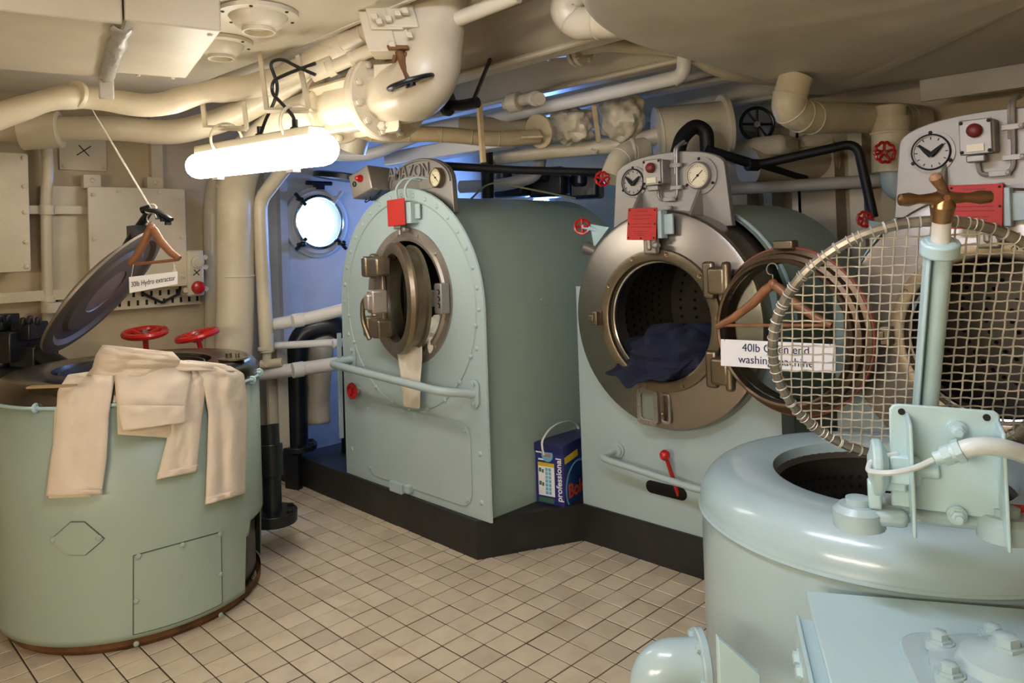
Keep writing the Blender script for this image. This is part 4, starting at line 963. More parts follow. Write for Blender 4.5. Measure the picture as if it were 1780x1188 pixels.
sp_ = atX(343, 475, XB+.03)
t = thing('switch_box', 'small cream switch box with red push button beside junction box', 'switch box', (x0, sp_.y, sp_.z-.11))
part(MB().box((XB-.06, sp_.y, sp_.z), (.15, .092, .25)), 'housing', CREAM, t, bev=.012)
k = atX(346, 500, XB+.03); part(MB().lathe((XB+.014, k.y, k.z), X, [(.036, 0), (.036, .012), (.03, .026), (.012, .034)], 24), 'push_button', RED, t, label='red push button')
k = atX(345, 456, XB+.03); part(MB().lathe((XB+.014, k.y, k.z), X, [(.034, 0), (.034, .012), (.024, .014), (.024, .02), (.016, .02)], 24), 'round_plug', CREAM, t)
for dy, dz in ((.055, .085), (.055, -.09), (-.055, -.09), (.055, .03)): part(MB().lathe((XB-.0, sp_.y+dy, sp_.z+dz), X, [(.014, -.02), (.014, .008)], 10), 'lug', CREAM, t)
def mark(px, py, sz, x, parent, m=INKB, mirror=1):
    p = atX(px, py, x); mb = MB()
    for a, l in ((.65, 1.0), (-.85, .85)): d = Y*math.cos(a)+Z*math.sin(a)*mirror; mb.box(p, (.0015, sz*l, .005), M4.Rotation(a, 3, 'X'))
    part(mb, 'pen_cross', m, parent)
mark(342, 474, .05, XB+.0165, t)
p = atX(145, 263, x0+.03)
t = thing('blank_plate', 'small square blanking plate with pen cross high on wall', 'plate', (x0, p.y, p.z-.1))
part(MB().box((x0+.018, p.y, p.z), (.018, .22, .2)), 'plate', CREAM, t, bev=.003)
for u in (-.09, .09):
    for v in (-.08, .08): part(MB().bolt((x0+.027, p.y+u, p.z+v), X, .009), 'bolt', CREAM, t)
mark(146, 262, .085, x0+.0275, t)
p = atX(225, 520, x0+.05)
t = thing('cable_tray', 'perforated cream cable tray below the junction box', 'cable tray', (x0, p.y, p.z-.05))
mb = MB().box((x0+.05, p.y, p.z), (.006, .74, .10)).box((x0+.06, p.y, p.z+.05), (.03, .74, .006)).box((x0+.06, p.y, p.z-.05), (.03, .74, .006))
part(mb, 'tray', CREAM, t); mb = MB()
for i in range(16): mb.box((x0+.054, p.y-.34+i*.045, p.z+.022), (.004, .012, .028)).box((x0+.054, p.y-.32+i*.045, p.z-.024), (.004, .012, .028))
part(mb, 'slots', INKB, t, stuff=True)
part(MB().tube([(x0+.08, p.y+.05, p.z+.03), (x0+.09, p.y+.15, p.z-.03), (x0+.085, p.y+.24, p.z+.01), (x0+.08, p.y+.3, p.z+.2)], .008, 8), 'cable', INKB, t)
def pipe(label, pts, r, m, rad=.08, name='pipe', n=12, cat='pipe', group=None, extra=None, bands=0, rough=0):
    """pts: world points, or (px, py, depth) of the photo; extra: list of (kind, index along the path, ...) for flanges and clips"""
    P = [at(*p) if not isinstance(p, V) else p for p in pts]
    path = bend(P, rad)
    if rough:
        q = []
        for i in range(len(path)-1):
            k = max(1, int((path[i+1]-path[i]).length/.03)); q += [path[i]+(path[i+1]-path[i])*j/k for j in range(k)]
        path = q+[path[-1]]; rs = [r*(1+rough*noise.noise(p*11)) for p in path]
    else: rs = r
    mb = MB().tube(path, rs, n)
    if bands:
        L = 0
        for i in range(1, len(path)-1):
            L += (path[i]-path[i-1]).length
            if L > bands: L = 0; mb.torus(path[i], path[i+1]-path[i-1], r*1.0, r*.06, 20, 5)
    if not extra: return solo(mb, name, m, label, cat, group)
    b = mb.low(); t = thing(name, label, cat, b, group); part(mb, 'run', m, t)
    for e in extra:
        a = at(*e[1]) if not isinstance(e[1], V) else e[1]; d = (at(*e[2]) if not isinstance(e[2], V) else e[2])-a; d.normalize(); R_ = e[3]; th = e[4]
        f = part(MB().lathe(a-d*th/2, d, [(R_, 0), (R_, th)], 28), e[0], m, t, bev=.003)
        if len(e) > 5:
            u, v, _ = frame(d)
            for k in range(e[5]):
                q = 2*PI*(k+.5)/e[5]; c = a+(u*math.cos(q)+v*math.sin(q))*R_*.8; s = -1 if d.dot(CAM-a) < 0 else 1
                part(MB().bolt(c+d*s*th/2, d*s, R_*.12), 'bolt', m, f)
    return t
pipe('thin cream conduit running down beside the large left junction box', [(80, 240, 3.62), (84, 300, 3.62), (80, 340, 3.62), (84, 562, 3.64), (86, 640, 3.64)], .026, CREAM, extra=[('band', (82, 365, 3.62), (82, 380, 3.62), .032, .05), ('band', (84, 520, 3.64), (84, 540, 3.64), .032, .03), ('elbow_cap', (90, 535, 3.62), (90, 545, 3.62), .045, .05)])
solo(MB().box((x0+.1, atX(60, 365, x0+.1).y+.05, atX(60, 365, x0+.1).z), (.02, .5, .04)), 'wall_strap', CREAM, 'upper cream flat strap across the wall behind thin conduit', 'strap')
solo(MB().box((x0+.1, atX(60, 515, x0+.1).y+.02, atX(60, 515, x0+.1).z), (.02, .35, .05)), 'wall_strap', CREAM, 'lower cream flat strap across the wall behind thin conduit', 'strap')
pipe('thick cream column pipe rising behind the extractor into the valve', [V((-1.55, .17, 0)), (409, 560, 4.0), (408, 330, 4.0), (425, 272, 3.85), (500, 212, 3.45), (566, 190, 3.12)], .097, CREAM, .25, n=24, extra=[('weld_band', (408, 318, 3.98), (410, 332, 4.0), .0985, .012), ('weld_band', (410, 480, 4.0), (410, 500, 4.0), .0985, .01)])
pipe('cream pipe close behind the thick column', [(376, 650, 4.25), (372, 360, 4.25), (378, 320, 4.2), (415, 262, 4.1), (480, 215, 4.0)], .06, CREAM, .15)
pipe('slender cream pipe with bottom valve right of the thick column', [(464, 612, 4.05), (452, 380, 4.05), (452, 348, 4.05), (500, 285, 3.95), (540, 250, 3.9)], .039, CREAM, .12, extra=[('end_cap', (462, 606, 4.05), (463, 622, 4.05), .042, .02), ('nipple', (464, 622, 4.05), (464, 640, 4.05), .024, .1), ('cock', (472, 632, 4.05), (490, 630, 4.05), .024, .12)])
# cream lagged pipe near the ceiling at left, and the one beneath it
pipe('cloth lagged pipe snaking under the ceiling duct at left', [V((-1.92, -1.45, 1.66)), (-80, 228, 2.6), (95, 170, 2.8), (150, 168, 2.9), (270, 188, 3.02), (350, 160, 3.08), (440, 152, 3.05), (520, 122, 2.95), (640, 62, 2.75), (720, 22, 2.62)], .047, LAG, .1, n=16, rough=.2, extra=[('lag_collar', (133, 164, 2.86), (150, 168, 2.9), .054, .02)])
pipe('smooth cream pipe below the lagged one on the left', [V((-1.91, at(-60, 225, 3.4).y-.06, 1.88)), (-60, 225, 3.4), (60, 226, 3.42), (200, 222, 3.5), (300, 234, 3.55), (400, 205, 3.5), (470, 168, 3.4), (600, 105, 3.1)], .058, CREAM, .2, n=18, extra=[('collar', (72, 227, 3.42), (90, 226, 3.43), .085, .16)])
# pipes between the wall and washer
for i, (lab, q, r) in enumerate((('upper white pipe between column and left washer', [(455, 568, 4.12), (530, 555, 4.04), (640, 528, 4.0)], .034), ('middle thin white pipe between column and left washer', [(465, 602, 4.12), (600, 595, 4.03), (660, 592, 4.0)], .020), ('lower white pipe between column and left washer', [(452, 650, 4.1), (530, 641, 4.04), (660, 622, 4.0)], .037))):
    pipe(lab, q, r, WHITEP, .1, extra=[('sleeve', V(at(q[1][0]-12, q[1][1]+2, q[1][2]-.02)), V(at(q[1][0]+12, q[1][1]-2, q[1][2]+.02)), r*1.12, .06)])
pipe('black bent trap pipe beside the left washer', [(517, 782, 4.26), (514, 640, 4.26), (520, 578, 4.28), (580, 562, 4.32), (612, 590, 4.36), (612, 790, 4.36)], .062, BLACK, .16, n=18, extra=[('flange', (517, 776, 4.26), (517, 788, 4.26), .11, .03, 6)])
lg = [[at(531+45*u+3*math.sin(t*6), 570+172*t-6*u, 4.34-.05*math.sin(PI*u)+.012*noise.noise(V((u*4, t*7, 0)))) for u in [i/8 for i in range(9)]] for t in [j/16 for j in range(17)]]
solo(MB().grid(lg), 'lagging_sleeve', LAG, 'cream lagging cloth wrapped between the black pipe legs', 'lagging', sub=1, solid=.02)
solo(MB().box(at(480, 690, 4.22), (.03, .10, .62)).box(at(492, 690, 4.18), (.012, .06, .6)), 'angle_bracket', CREAM, 'cream angle bar upright behind the black pipe', 'bracket')
pipe('black stand pipe with base flange beside the extractor', [(468, 738, 3.40), (470, 780, 3.38), (474, 900, 3.33)], .042, BLACK, .1, n=16, extra=[('hub', (472, 800, 3.36), (473, 830, 3.35), .05, .14), ('base_flange', (475, 897, 3.33), (475, 915, 3.33), .105, .05, 6)])
solo(MB().box((-1.62, .60, .10), (.10, .04, .2), M4.Rotation(.3, 3, 'Z')).box((-1.86, .66, .10), (.3, .08, .2)), 'end_plate', BLACK, 'black plate closing the plinth end by the stand pipe', 'plate', bev=.004)
# ---------------------------------------------------------------- ducts and hood
da, db_ = math.radians(167), math.radians(77)
ua, ub = V((math.cos(da), math.sin(da), 0)), V((math.cos(db_), math.sin(db_), 0)); zb = 2.03
k0 = atZ(385, 55, zb)
DM = M4(((ua.x, ub.x, 0), (ua.y, ub.y, 0), (0, 0, 1)))
k1 = atZ(213, 45, zb); wB = abs((k1-k0).dot(ub)); ln_ = .70
T = thing('ceiling_duct', 'boxy cream ceiling duct with torn flange seam, top left', 'duct', k0)
part(MB().box(k0+ua*ln_/2-ub*wB/2+Z*.058, (ln_, wB, .116), DM), 'far_section', DUCT, T, bev=.006)
part(MB().box(k0+ua*(ln_/2+.01)-ub*(wB+.52)+Z*.05, (ln_+.04, 1.03, .13), DM), 'near_section', DUCT, T, bev=.006)
mb = MB(); P = []
for i in range(22):
    t_ = i/21; c_ = k0-ub*(wB+.005)+ua*(-.01+t_*(ln_+.03)); row = []
    for a_ in range(7):
        v = a_/6-.5; row.append(c_+ub*(.05*v*(1+.5*noise.noise(V((i*.4, 1, 0)))))+Z*(-.022-.012*math.cos(v*PI)+.010*noise.noise(V((i*.7, a_, 3)))))
    P.append(row)
part(mb.grid(P), 'torn_seam', mat('crumpled grey seam tape', 'a8a39a', .35, .2, bump=.6, bscale=40), T, solid=.004, label='crumpled grey seam tape')
part(MB().box(k0-ub*(wB+.005)+ua*(ln_+.03)-Z*.05, (.03, .05, .09), DM), 'hanging_tab', GREYP, T, bev=.006)
for q in ((365, 60), (300, 135), (240, 130)): part(MB().bolt(atZ(*q, zb), -Z, .007), 'screw', DUCT, T)
T = thing('ventilation_trunk', 'flat cream ventilation trunk under the ceiling with two nozzles', 'duct', (-.55, -.5, 2.15))
part(MB().box((-.55, -.52, 2.253), (2.7, 1.06, .206)), 'trunk', DUCT, T, bev=.006)
part(MB().box((-.55, .008, 2.16), (2.7, .02, .03)), 'edge_angle', DUCT, T, bev=.003)
def nozzle(px, py, r, label):
    c = atZ(px, py, 2.148); t = thing('air_nozzle', label, 'air nozzle', c, None)
    fl_ = part(MB().lathe(c, -Z, [(r, 0), (r, .014), (r*.8, .016), (r*.74, .016)], 40, False), 'flange', DUCT, t)
    part(MB().lathe(c, -Z, [(r*.76, .004), (r*.72, .02), (r*.6, .042), (r*.46, .055), (r*.42, .056), (r*.42, .068), (r*.36, .068), (r*.36, .05), (r*.2, .045), (.002, .045)], 36, False), 'cone', DUCT, t)
    for k in range(6):
        a = 2*PI*k/6+.4; part(MB().lathe(c-Z*.014+V((math.cos(a), math.sin(a), 0))*r*.9, -Z, [(.007, 0), (.005, .004)], 8), 'bolt', INKB, fl_)
nozzle(449, 22, .13, 'larger round cream air nozzle right of the boxy duct')
nozzle(384, 72, .115, 'smaller round cream air nozzle half behind the boxy duct')
# big lagged hood
zb = 1.985; P = []; hx0, hx1, hy0, hy1 = .80, 3.25, -1.35, 2.12; n_ = 72
hy0 = -.35; HO = []
for cx_, cy_, rr_, a0_ in ((hx1-.1, hy1-.1, .1, 0), (hx0+.1, hy1-.1, .1, 90), (hx0+1.05, hy0+1.05, 1.05, 180), (hx1-.1, hy0+.1, .1, 270)):
    m_ = 24 if rr_ > .5 else 8
    for i in range(m_+1): q = math.radians(a0_+90*i/m_); HO.append((cx_+rr_*math.cos(q), cy_+rr_*math.sin(q)))
ho = []
for i in range(len(HO)):
    (xa, ya), (xb, yb_) = HO[i], HO[(i+1) % len(HO)]; k_ = max(1, int(math.hypot(xb-xa, yb_-ya)/.12)); ho += [(xa+(xb-xa)*j/k_, ya+(yb_-ya)*j/k_) for j in range(k_)]
n_ = len(ho)
def sup(i, s): return V((2.0+(ho[i][0]-2.0)*s, .95+(ho[i][1]-.95)*s, 0))
mb = MB(); rings = [(1.0, 2.34), (1.0, 2.035), (.994, 2.01), (.98, 2.002), (.9, 2.0), (.7, 1.995), (.4, 1.99), (.1, 1.99)]
vs = [sup(i, s)+Z*(z+(.012*noise.noise(V((i*.3, s*5, 0))) if z < 2 else 0)) for s, z in rings for i in range(n_)]
fs = [(j*n_+i, j*n_+(i+1) % n_, (j+1)*n_+(i+1) % n_, (j+1)*n_+i) for j in range(len(rings)-1) for i in range(n_)]+[tuple((len(rings)-1)*n_+i for i in range(n_))]
mb.add(vs, fs)
HD = thing('ceiling_hood', 'wide beige lagged hood under the ceiling, top right', 'hood', (2.0, .4, 1.98))
part(mb, 'lagged_body', HOODM, HD, ang=50)
part(MB().box((2.25, 2.13, 1.97), (2.0, .02, .12)), 'end_strip', GREYP, HD, bev=.003)
part(MB().box((2.3, 2.30, 2.1), (1.9, .3, .3)), 'rear_trunk', HOODM, HD, bev=.02)
# ---------------------------------------------------------------- fluorescent lamp hung from straps
la_, lb_ = at(338, 290, 3.34), at(574, 258, 2.52)
EMT = mat('lit lamp diffuser', 'fff7ec', .4, var=0, emit=TUBE)
LA = thing('fluorescent_lamp', 'lit fluorescent lamp with long white diffuser hung below pipes', 'lamp', (la_+lb_)/2)
ld = (lb_-la_).normalized(); lsd = ld.cross(Z).normalized(); lup = lsd.cross(ld)
def capsule(a, b, r, h=1):
    L_ = (b-a).length; d = (b-a)/L_; pts, rs = [], []
    for q in range(7): t_ = PI/2*q/6; pts.append(a+d*(r*(1-math.cos(t_)))); rs.append(max(.002, r*math.sin(t_)**.6))
    for q in range(7): t_ = PI/2*(1-q/6); pts.append(b-d*(r*(1-math.cos(t_)))); rs.append(max(.002, r*math.sin(t_)**.6))
    return MB().tube(pts, rs, 18)
part(capsule(la_, lb_, .057), 'diffuser', EMT, LA, ang=60)
part(MB().box((la_+lb_)/2+lup*.066, ((lb_-la_).length*.86, .07, .035), M4(((ld.x, -lsd.x, lup.x), (ld.y, -lsd.y, lup.y), (ld.z, -lsd.z, lup.z)))), 'backing_tray', CREAM, LA, bev=.006)
for t_ in (.22, .78):
    c = la_+(lb_-la_)*t_; part(MB().box(c-lup*.064, (.05, .03, .012)), 'clip', STEEL2, LA)
for px, py, dd in ((330, 700, 0),): pass
for cxp, cyp, d_ in ((394, 243, 3.12), (517, 215, 2.72)):
    c = at(cxp, cyp, d_); part(MB().torus(c, ld, .068, .006, 28, 6, flat=1.0), 'ring_clip', CREAM, LA)
for (a, b_, c_, e_) in (((352, 178, 3.12), (357, 222, 3.12), (429, 224, 3.05), (424, 178, 3.05)), ((452, 92, 2.85), (464, 192, 2.75), (538, 192, 2.68), (518, 98, 2.78))):
    mb = MB(); pts = [at(*q) for q in (a, b_, c_, e_)]
    for i in range(3): mb.tube([pts[i], pts[i+1]], .011, 4)
    part(mb, 'strap', CREAM, LA)
for px, py, d_ in ((452, 238, 2.9), (513, 227, 2.72)): c = at(px, py, d_); part(MB().lathe(c-Z*.02, Z, [(.018, 0), (.018, .03), (.011, .034), (.011, .06)], 10), 'gland', BLACK, LA)
solo(MB().tube(bend([at(513, 225, 2.72), at(512, 205, 2.70), at(492, 182, 2.70), at(472, 162, 2.72), at(474, 140, 2.72), at(500, 128, 2.70), at(548, 110, 2.66)], .09, 10), .0065, 8), 'lamp_cable', BLACK, 'black cable looping from lamp gland up to the pipes, lower branch', 'cable')
solo(MB().tube(bend([at(452, 238, 2.88), at(460, 212, 2.85), at(478, 175, 2.76), at(484, 150, 2.72), at(468, 108, 2.72), at(490, 102, 2.70), at(520, 118, 2.68), at(548, 130, 2.66)], .09, 10), .0065, 8), 'lamp_cable', BLACK, 'black cable making the tall upper loop above the lamp', 'cable')
# one more lamp of the room and an added fill light, out of the frame
def spare(a, b, lab, col, e):
    t = thing('fluorescent_lamp', lab, 'lamp', (V(a)+V(b))/2); m = mat('lit tube', col, .4, var=0, emit=e)
    part(capsule(V(a), V(b), .05), 'diffuser', m, t, ang=60); part(MB().box((V(a)+V(b))/2+Z*.06, (abs(b[0]-a[0])+.02, .09+abs(b[1]-a[1]), .04)), 'backing_tray', CREAM, t)
spare((.85, -.75, 2.13), (1.75, -.75, 2.13), 'cool fluorescent lamp overhead in front of the camera', 'dfe6ff', TUBE2)
spare((.9, -2.9, 1.45), (2.4, -2.9, 1.45), 'added long fill lamp on the bulkhead behind the camera', 'fff4e4', FILL)  # added fill, out of view, to brighten the hood underside and machine fronts

# ---------------------------------------------------------------- big valve with elbow
f1, f2 = at(585, 187, 3.02), at(676, 167, 2.70)
d12 = (f2-f1).normalized()
VT = thing('flanged_valve', 'large cream flanged valve with fat elbow beside the lamp', 'valve', f1)
part(MB().lathe(f1, d12, [(.10, 0), (.10, .05), (.112, .10), (.11, .2), (.10, (f2-f1).length)], 40), 'barrel', CREAM, VT)
u, v, _ = frame(d12)
def flange(c, R_, th, nb, br_, vis):
    f = part(MB().lathe(c-d12*th/2, d12, [(R_-.006, 0), (R_, .006), (R_, th-.006), (R_-.006, th)], 48), 'flange', CREAM, VT)
    for k in range(nb):
        a = 2*PI*(k+.5)/nb; part(MB().bolt(c+d12*vis*th/2+(u*math.cos(a)+v*math.sin(a))*R_*.84, d12*vis, br_, br_*1.3), 'bolt', CREAM, f)
flange(f1, .150, .035, 10, .013, 1); flange(f2-d12*.035, .160, .03, 10, .013, -1); flange(f2, .163, .03, 12, .013, 1)
for a in (.4, 1.5, 2.7, 4.1, 5.3): part(MB().box((f1+f2)/2+(u*math.cos(a)+v*math.sin(a))*.112, ((f2-f1).length, .014, .06), M4(((d12.x, (u*-math.sin(a)+v*math.cos(a)).x, (u*math.cos(a)+v*math.sin(a)).x), (d12.y, (u*-math.sin(a)+v*math.cos(a)).y, (u*math.cos(a)+v*math.sin(a)).y), (d12.z, (u*-math.sin(a)+v*math.cos(a)).z, (u*math.cos(a)+v*math.sin(a)).z)))), 'rib', CREAM, VT, bev=.003)
part(MB().tube(bend([f2, f2+d12*.25, at(756, 40, 2.60), at(762, -160, 2.58)], .25, 12), .108, 28), 'elbow', CREAM, VT)
bb2 = at(680, 205, 2.62)
part(MB().prism(rrect(.20, .07, .02), at(668, 214, 2.66), d12, Z, fwd*.05), 'bolted_lug', CREAM, VT, bev=.004)
for k in range(3): part(MB().bolt(at(664+12*k, 219-2*k, 2.65), -fwd, .013), 'bolt', CREAM, VT)
part(MB().box(at(680, 136, 2.58), (.12, .02, .10), M4.Rotation(.6, 3, 'Z')), 'side_lug', CREAM, VT, bev=.003)
GV = thing('sluice_valve', 'cream gate valve with rusty stem and thin black hand wheel', 'valve', at(693, 110, 2.5))
gd = (at(713, 142, 2.45)-at(690, 62, 2.5)).normalized(); GR = M4(((RT.x, fwd.x, -gd.x), (RT.y, fwd.y, -gd.y), (RT.z, fwd.z, -gd.z)))
for px, py, sx_, sz_, nm in ((672, 38, .11, .10, 'bonnet'), (662, 62, .10, .16, 'bonnet'), (700, 30, .10, .12, 'bonnet'), (695, 72, .085, .07, 'gland_flange'), (704, 52, .11, .02, 'bonnet_flange')):
    part(MB().box(at(px, py, 2.54), (sx_, .12, sz_), GR), nm, CREAM, GV, bev=.005)
for q in ((652, 30), (676, 33), (692, 24), (705, 20), (660, 38), (712, 62), (682, 78)): part(MB().box(at(*q, 2.45), (.022, .03, .022), GR), 'nut', CREAM, GV, bev=.003)
part(MB().box(at(694, 86, 2.47), (.07, .07, .014), GR).cyl(at(687, 96, 2.46), at(684, 108, 2.46), .007).cyl(at(704, 92, 2.46), at(708, 100, 2.46), .007), 'packing_gland', RUST, GV, bev=.002)
part(MB().cyl(at(695, 90, 2.47), at(713, 142, 2.45), .017, .014), 'stem', RUST, GV)
wa = V((-.12, .18, 1)).normalized(); wx = at(714, 143, 2.45)
ra = (at(752, 131, 2.45)-at(676, 155, 2.45)); rad = ra.length/2; ra.normalize(); wn = ra.cross(fwd).normalized(); wn = (wn+fwd*-.14).normalized()
mb = MB().torus(wx, wn, rad, .0085, 36, 8)
for k in range(5):
    uu, vv, _ = frame(wn); a = 2*PI*k/5; mb.cyl(wx, wx+(uu*math.cos(a)+vv*math.sin(a))*rad, .007, .006, 6)
mb.cyl(wx-wn*.015, wx+wn*.015, .02)
part(mb, 'hand_wheel', BLACK, GV, label='black hand wheel seen edge on')

# ---------------------------------------------------------------- the tangle of pipes under the ceiling
pipe('light grey conduit under the flat trunk towards top', [(375, 150, 3.45), (480, 102, 3.1), (606, 42, 2.75), (612, 20, 2.72)], .036, GREYP, .03, n=16)
pipe('cloth bound pipe bundle above the big valve', [(540, 105, 2.95), (600, 74, 2.8), (660, 45, 2.66), (720, 15, 2.5)], .045, LAG, .1, bands=.11, rough=.2)
pipe('second bound pipe below the bundle, ending at the valve', [(548, 128, 2.72), (600, 108, 2.66), (650, 85, 2.58)], .024, LAG, .1, extra=[('pipe_clip', (575, 118, 2.69), (580, 116, 2.69), .032, .03), ('pipe_clip', (612, 103, 2.64), (617, 101, 2.64), .030, .02), ('coupling', (560, 120, 2.7), (570, 116, 2.7), .034, .09)])
pipe('slim cream pipe running to the top above the valve', [(715, 62, 2.66), (800, 32, 2.52), (900, -8, 2.4)], .026, CREAM, .1, n=12)
pipe('cream pipe with cloth lagging passing behind the elbow', [(640, 60, 2.9), (760, 15, 2.75), (860, -25, 2.6)], .05, LAG, .1, rough=.15)
pipe('lagged elbow pipe hanging between beam and hood', [(1000, -8, 2.6), (978, 14, 2.6), (998, 42, 2.6), (1100, 36, 2.45)], .055, LAG, .12, n=16, rough=.18, bands=.1)
pipe('cream flanged pipe winding along the beam to the hood', [(965, 90, 3.35), (1015, 85, 3.2), (1060, 78, 3.12), (1190, 90, 3.2), (1235, 118, 3.22), (1275, 132, 3.28), (1372, 142, 3.55)], .027, CREAM, .18, n=14, extra=[('flange', (1012, 86, 3.22), (1022, 85, 3.2), .072, .022, 4), ('flange', (1003, 87, 3.24), (1012, 86, 3.22), .072, .018), ('flange', (955, 82, 3.42), (965, 82, 3.4), .062, .03, 4)])
pipe('white grey pipe slanting to an upturned elbow under the beams', [(838, 212, 3.95), (1000, 175, 3.55), (1188, 132, 3.15), (1190, 95, 3.14), (1190, 60, 3.14)], .031, WHITEP, .06, n=16, extra=[('joint_ring', (1175, 136, 3.18), (1182, 134, 3.17), .033, .01), ('cap', (846, 211, 3.93), (850, 210, 3.92), .034, .03)])
pipe('white grey pipe rising from the wall towards the beams', [(560, 268, 4.1), (640, 272, 4.05), (760, 222, 3.95), (835, 212, 3.95)], .033, WHITEP, .1, n=16, extra=[('sleeve', (815, 215, 3.93), (828, 213, 3.93), .04, .03)])
pipe('tan wrapped pipe below the valve with end plate', [(600, 215, 3.35), (650, 236, 3.4), (760, 232, 3.45), (860, 243, 3.5), (935, 238, 3.6)], .037, TAN, .15, n=16, bands=.12, extra=[('end_plate', (938, 228, 3.62), (945, 226, 3.64), .085, .02), ('spindle', (925, 238, 3.52), (950, 237, 3.52), .008, .10)])
pipe('tan lagged drum pipe behind the wrapped pipe', [(800, 222, 3.9), (960, 222, 3.85)], .055, TAN, .1, n=18)
pipe('cream lagged pipe stub turning down behind the lamp', [(560, 205, 3.7), (620, 232, 3.7), (612, 262, 3.72)], .07, LAG, .1, n=18, bands=.1)
pipe('short cream valve spigot pointing out above white pipe', [(880, 182, 3.7), (922, 170, 3.55), (938, 172, 3.42)], .03, CREAM, .05, extra=[('mouth', (930, 171, 3.45), (940, 172, 3.4), .036, .03), ('nut_collar', (895, 178, 3.62), (905, 176, 3.6), .048, .06)])
pipe('black pipe end poking from the fat elbow', [(775, 182, 2.95), (800, 184, 2.9), (830, 178, 2.85)], .022, BLACK, .03, extra=[('flange', (778, 180, 2.93), (786, 180, 2.92), .05, .02)])
solo(MB().box((at(852, 103, 3.22)+at(823, 175, 2.88))/2, (.012, .012, (at(852, 103, 3.22)-at(823, 175, 2.88)).length), (at(852, 103, 3.22)-at(823, 175, 2.88)).to_track_quat('Z', 'Y').to_matrix()), 'black_rod', BLACK, 'thin black rod slanting in front of the beams', 'rod')
for (a, b_, ww, lab) in (((833, 176, 3.3), (840, 283, 3.3), .032, 'pale timber batten hanging upright left of centre'), ((1032, 182, 3.55), (1041, 248, 3.55), .025, 'short pale batten between the wrapped valves')):
    A_, B_ = at(*a), at(*b_); solo(MB().box((A_+B_)/2, (ww, .02, (A_-B_).length), (A_-B_).to_track_quat('Z', 'Y').to_matrix()), 'batten', WOODP, lab, 'batten', bev=.002)
pipe('cream pipe with drain plug running behind the left washer', [(858, 274, 4.15), (960, 262, 3.95), (1080, 252, 3.8), (1150, 235, 3.75)], .043, CREAM, .1, n=16, extra=[('drain_boss', (1034, 262, 3.82), (1034, 255, 3.8), .02, .02), ('joint', (855, 275, 4.15), (862, 273, 4.14), .05, .04)])
pipe('broad cream lagged drum with end flange above middle washer', [(1140, 234, 3.75), (1262, 222, 3.75)], .135, LAG, .1, n=28, extra=[('end_flange', (1258, 222, 3.75), (1268, 221, 3.75), .165, .025), ('shoulder', (1145, 234, 3.75), (1152, 233, 3.75), .138, .01)])
pipe('cream lagged elbow stub left of the middle console', [(1120, 258, 3.62), (1078, 268, 3.55), (1062, 312, 3.5)], .055, LAG, .1, n=16, bands=.06, extra=[('band', (1100, 262, 3.58), (1108, 261, 3.58), .06, .015)])
for k, (px, py, rr_) in enumerate(((990, 218, (.13, .1, .09)), (1082, 205, (.12, .11, .12)))):
    solo(lump(at(px, py, 3.75), rr_, 20+k, .32, 34, 20), 'lagged_valve', LAG, ('lumpy canvas wrapped valve below the white pipe', 'larger canvas wrapped valve right of the short batten')[k], 'valve', sub=1)
solo(MB().torus(at(1316, 216, 3.85), -fwd, .085, .009, 30, 8).cyl(at(1316, 216, 3.83), at(1316, 216, 3.95), .016).cyl(at(1289, 216, 3.85), at(1343, 216, 3.85), .007).cyl(at(1316, 190, 3.85), at(1316, 243, 3.85), .007).cyl(at(1300, 196, 3.85), at(1332, 236, 3.85), .006), 'spoked_handwheel', BLACK, 'dark spoked hand wheel in the shadow under the hood', 'hand wheel')
pipe('fat cloth lagged pipe elbowing out of the hood', [(1384, 134, 3.05), (1366, 190, 3.05), (1400, 205, 3.1), (1560, 205, 3.5), (1600, 208, 3.6)], .068, LAG, .13, n=22, bands=.05)
RV = pipe('cream lagged valve body with red wheel above right washer', [(1548, 205, 3.3), (1548, 300, 3.3)], .078, LAG, .05, n=22, extra=[('cap', (1547, 208, 3.3), (1547, 214, 3.3), .064, .12), ('tie_band', (1547, 232, 3.3), (1547, 238, 3.3), .082, .012)])
wheel('stop_valve', at(1538, 265, 3.17), -fwd, .042, .007, RED, None, 'scalloped red valve wheel on the lagged body above right washer', 'valve', spokes=5, hub=.3, scallop=10, stem=.07)
wheel('stop_valve', at(1503, 381, 3.15), -fwd, .030, .006, RED, None, 'small red valve wheel at the left shoulder of right washer', 'valve', spokes=5, hub=.3, scallop=10, stem=.05)
wheel('stop_valve', at(1047, 311, 3.45), (-.75, .6, 0), .031, .006, RED, None, 'small red valve wheel left of the middle console', 'valve', spokes=5, hub=.3, scallop=10, stem=.05)
cq_ = at(1512, 392, 3.12)
solo(MB().prism([(0, .02), (.11, 0), (.0, -.10)], cq_, RT, Z, fwd*.01), 'valve_plate', TEALP, 'small pale aqua plate at the left shoulder of right washer', 'plate')
pipe('pale aqua elbow below the lagged valve body', [(1550, 295, 3.3), (1552, 325, 3.3), (1610, 352, 3.3), (1650, 352, 3.3)], .05, TEALB, .1, n=18)
pipe('black rubber pipe looping over the middle console', [(1172, 290, 3.35), (1185, 238, 3.4), (1208, 218, 3.42), (1228, 228, 3.42), (1230, 300, 3.42)], .034, RUBBER, .08, n=14)
pipe('long black pipe cranked between middle and right washers', [(1225, 258, 3.4), (1312, 288, 3.45), (1490, 248, 3.3), (1518, 378, 3.25)], .021, RUBBER, .06, n=12, extra=[('coupling', (1308, 287, 3.44), (1318, 287, 3.45), .028, .06)])
pipe('thin black pipe slanting behind the middle console', [(1240, 262, 3.6), (1400, 310, 3.9)], .018, RUBBER, .05)
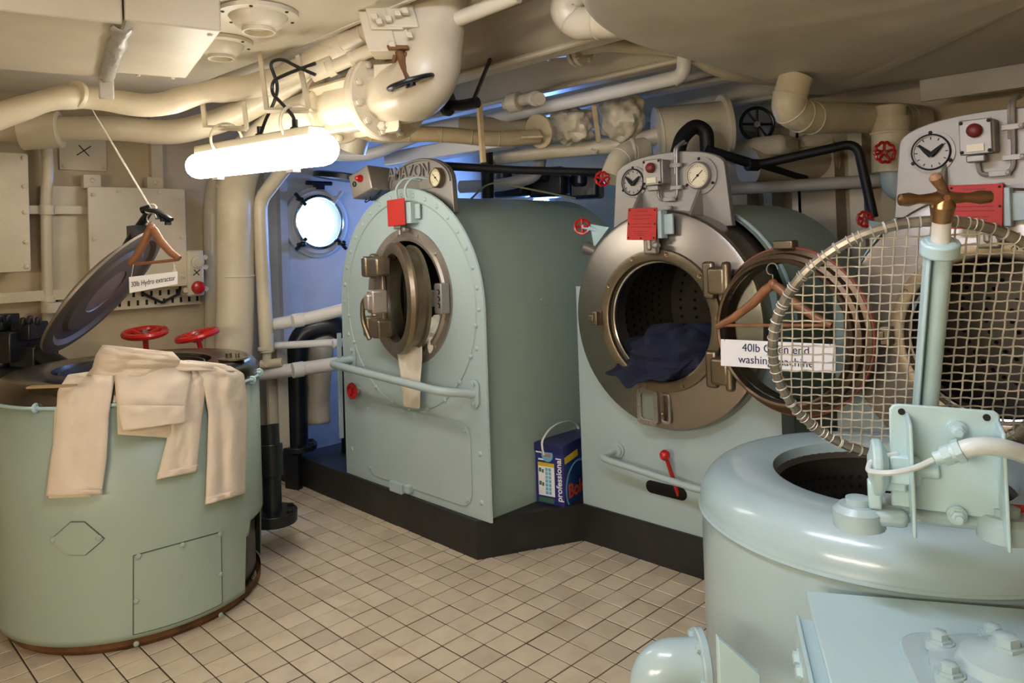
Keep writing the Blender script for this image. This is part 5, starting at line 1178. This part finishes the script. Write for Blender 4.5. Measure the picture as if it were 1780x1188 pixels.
pipe('black pipe running across behind the left console', [(760, 288, 3.6), (900, 296, 3.65), (1060, 300, 3.7)], .02, RUBBER, .05)
pipe('black upright pipe behind the left console', [(845, 240, 4.0), (848, 345, 4.0)], .035, RUBBER, .05)
pipe('grey pipe crossing behind the middle washer', [(1180, 342, 3.9), (1260, 330, 3.85), (1560, 312, 3.6)], .031, GREYP, .05, n=16)
pipe('grey pipe curving down behind the left washer', [(800, 325, 4.3), (880, 322, 4.2), (935, 305, 4.2), (940, 268, 4.2)], .036, GREYP, .12, n=16)
pipe('cream pipe rising under the shadow right of the hood pipe', [(1340, 290, 3.95), (1400, 245, 3.95), (1480, 228, 3.9), (1530, 226, 3.8)], .045, CREAM, .1, n=16, extra=[('coupling', (1378, 262, 3.95), (1390, 255, 3.95), .056, .09)])
pipe('wide cream drum pipe in shadow behind the long black pipe', [(1440, 278, 4.0), (1380, 285, 3.95), (1300, 290, 3.85)], .1, CREAM2, .1, n=22, extra=[('end_band', (1430, 279, 3.99), (1440, 278, 4.0), .108, .02)])
solo(MB().box(atY(1290, 262, 2.2), (.55, .2, .1)), 'cable_duct', CREAM, 'long cream box duct in shadow above the middle washer', 'duct', bev=.03)
pipe('pale green wire trailing over the left washer', [(815, 350, 3.75), (850, 315, 3.75), (900, 325, 3.8), (1000, 345, 3.9)], .005, mat('dull green wire', '7c8a63', .6), .12)
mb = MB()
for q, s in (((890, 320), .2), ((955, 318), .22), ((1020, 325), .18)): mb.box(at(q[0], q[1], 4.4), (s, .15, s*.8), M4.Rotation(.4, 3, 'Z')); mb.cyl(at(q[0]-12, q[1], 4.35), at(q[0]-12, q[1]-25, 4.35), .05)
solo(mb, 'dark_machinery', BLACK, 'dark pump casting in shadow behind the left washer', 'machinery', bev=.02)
solo(MB().box((at(660, 268, 4.2)+at(900, 255, 3.9))/2, (1.0, .12, .08)), 'cable_duct', WHITEP, 'pale box trunk along the ceiling behind the lamp', 'duct', bev=.01)
for ch in list(W3.children):                      # the right washer carries another valve at its shoulder
    if ch.name.startswith('cock'): bpy.data.objects.remove(ch)
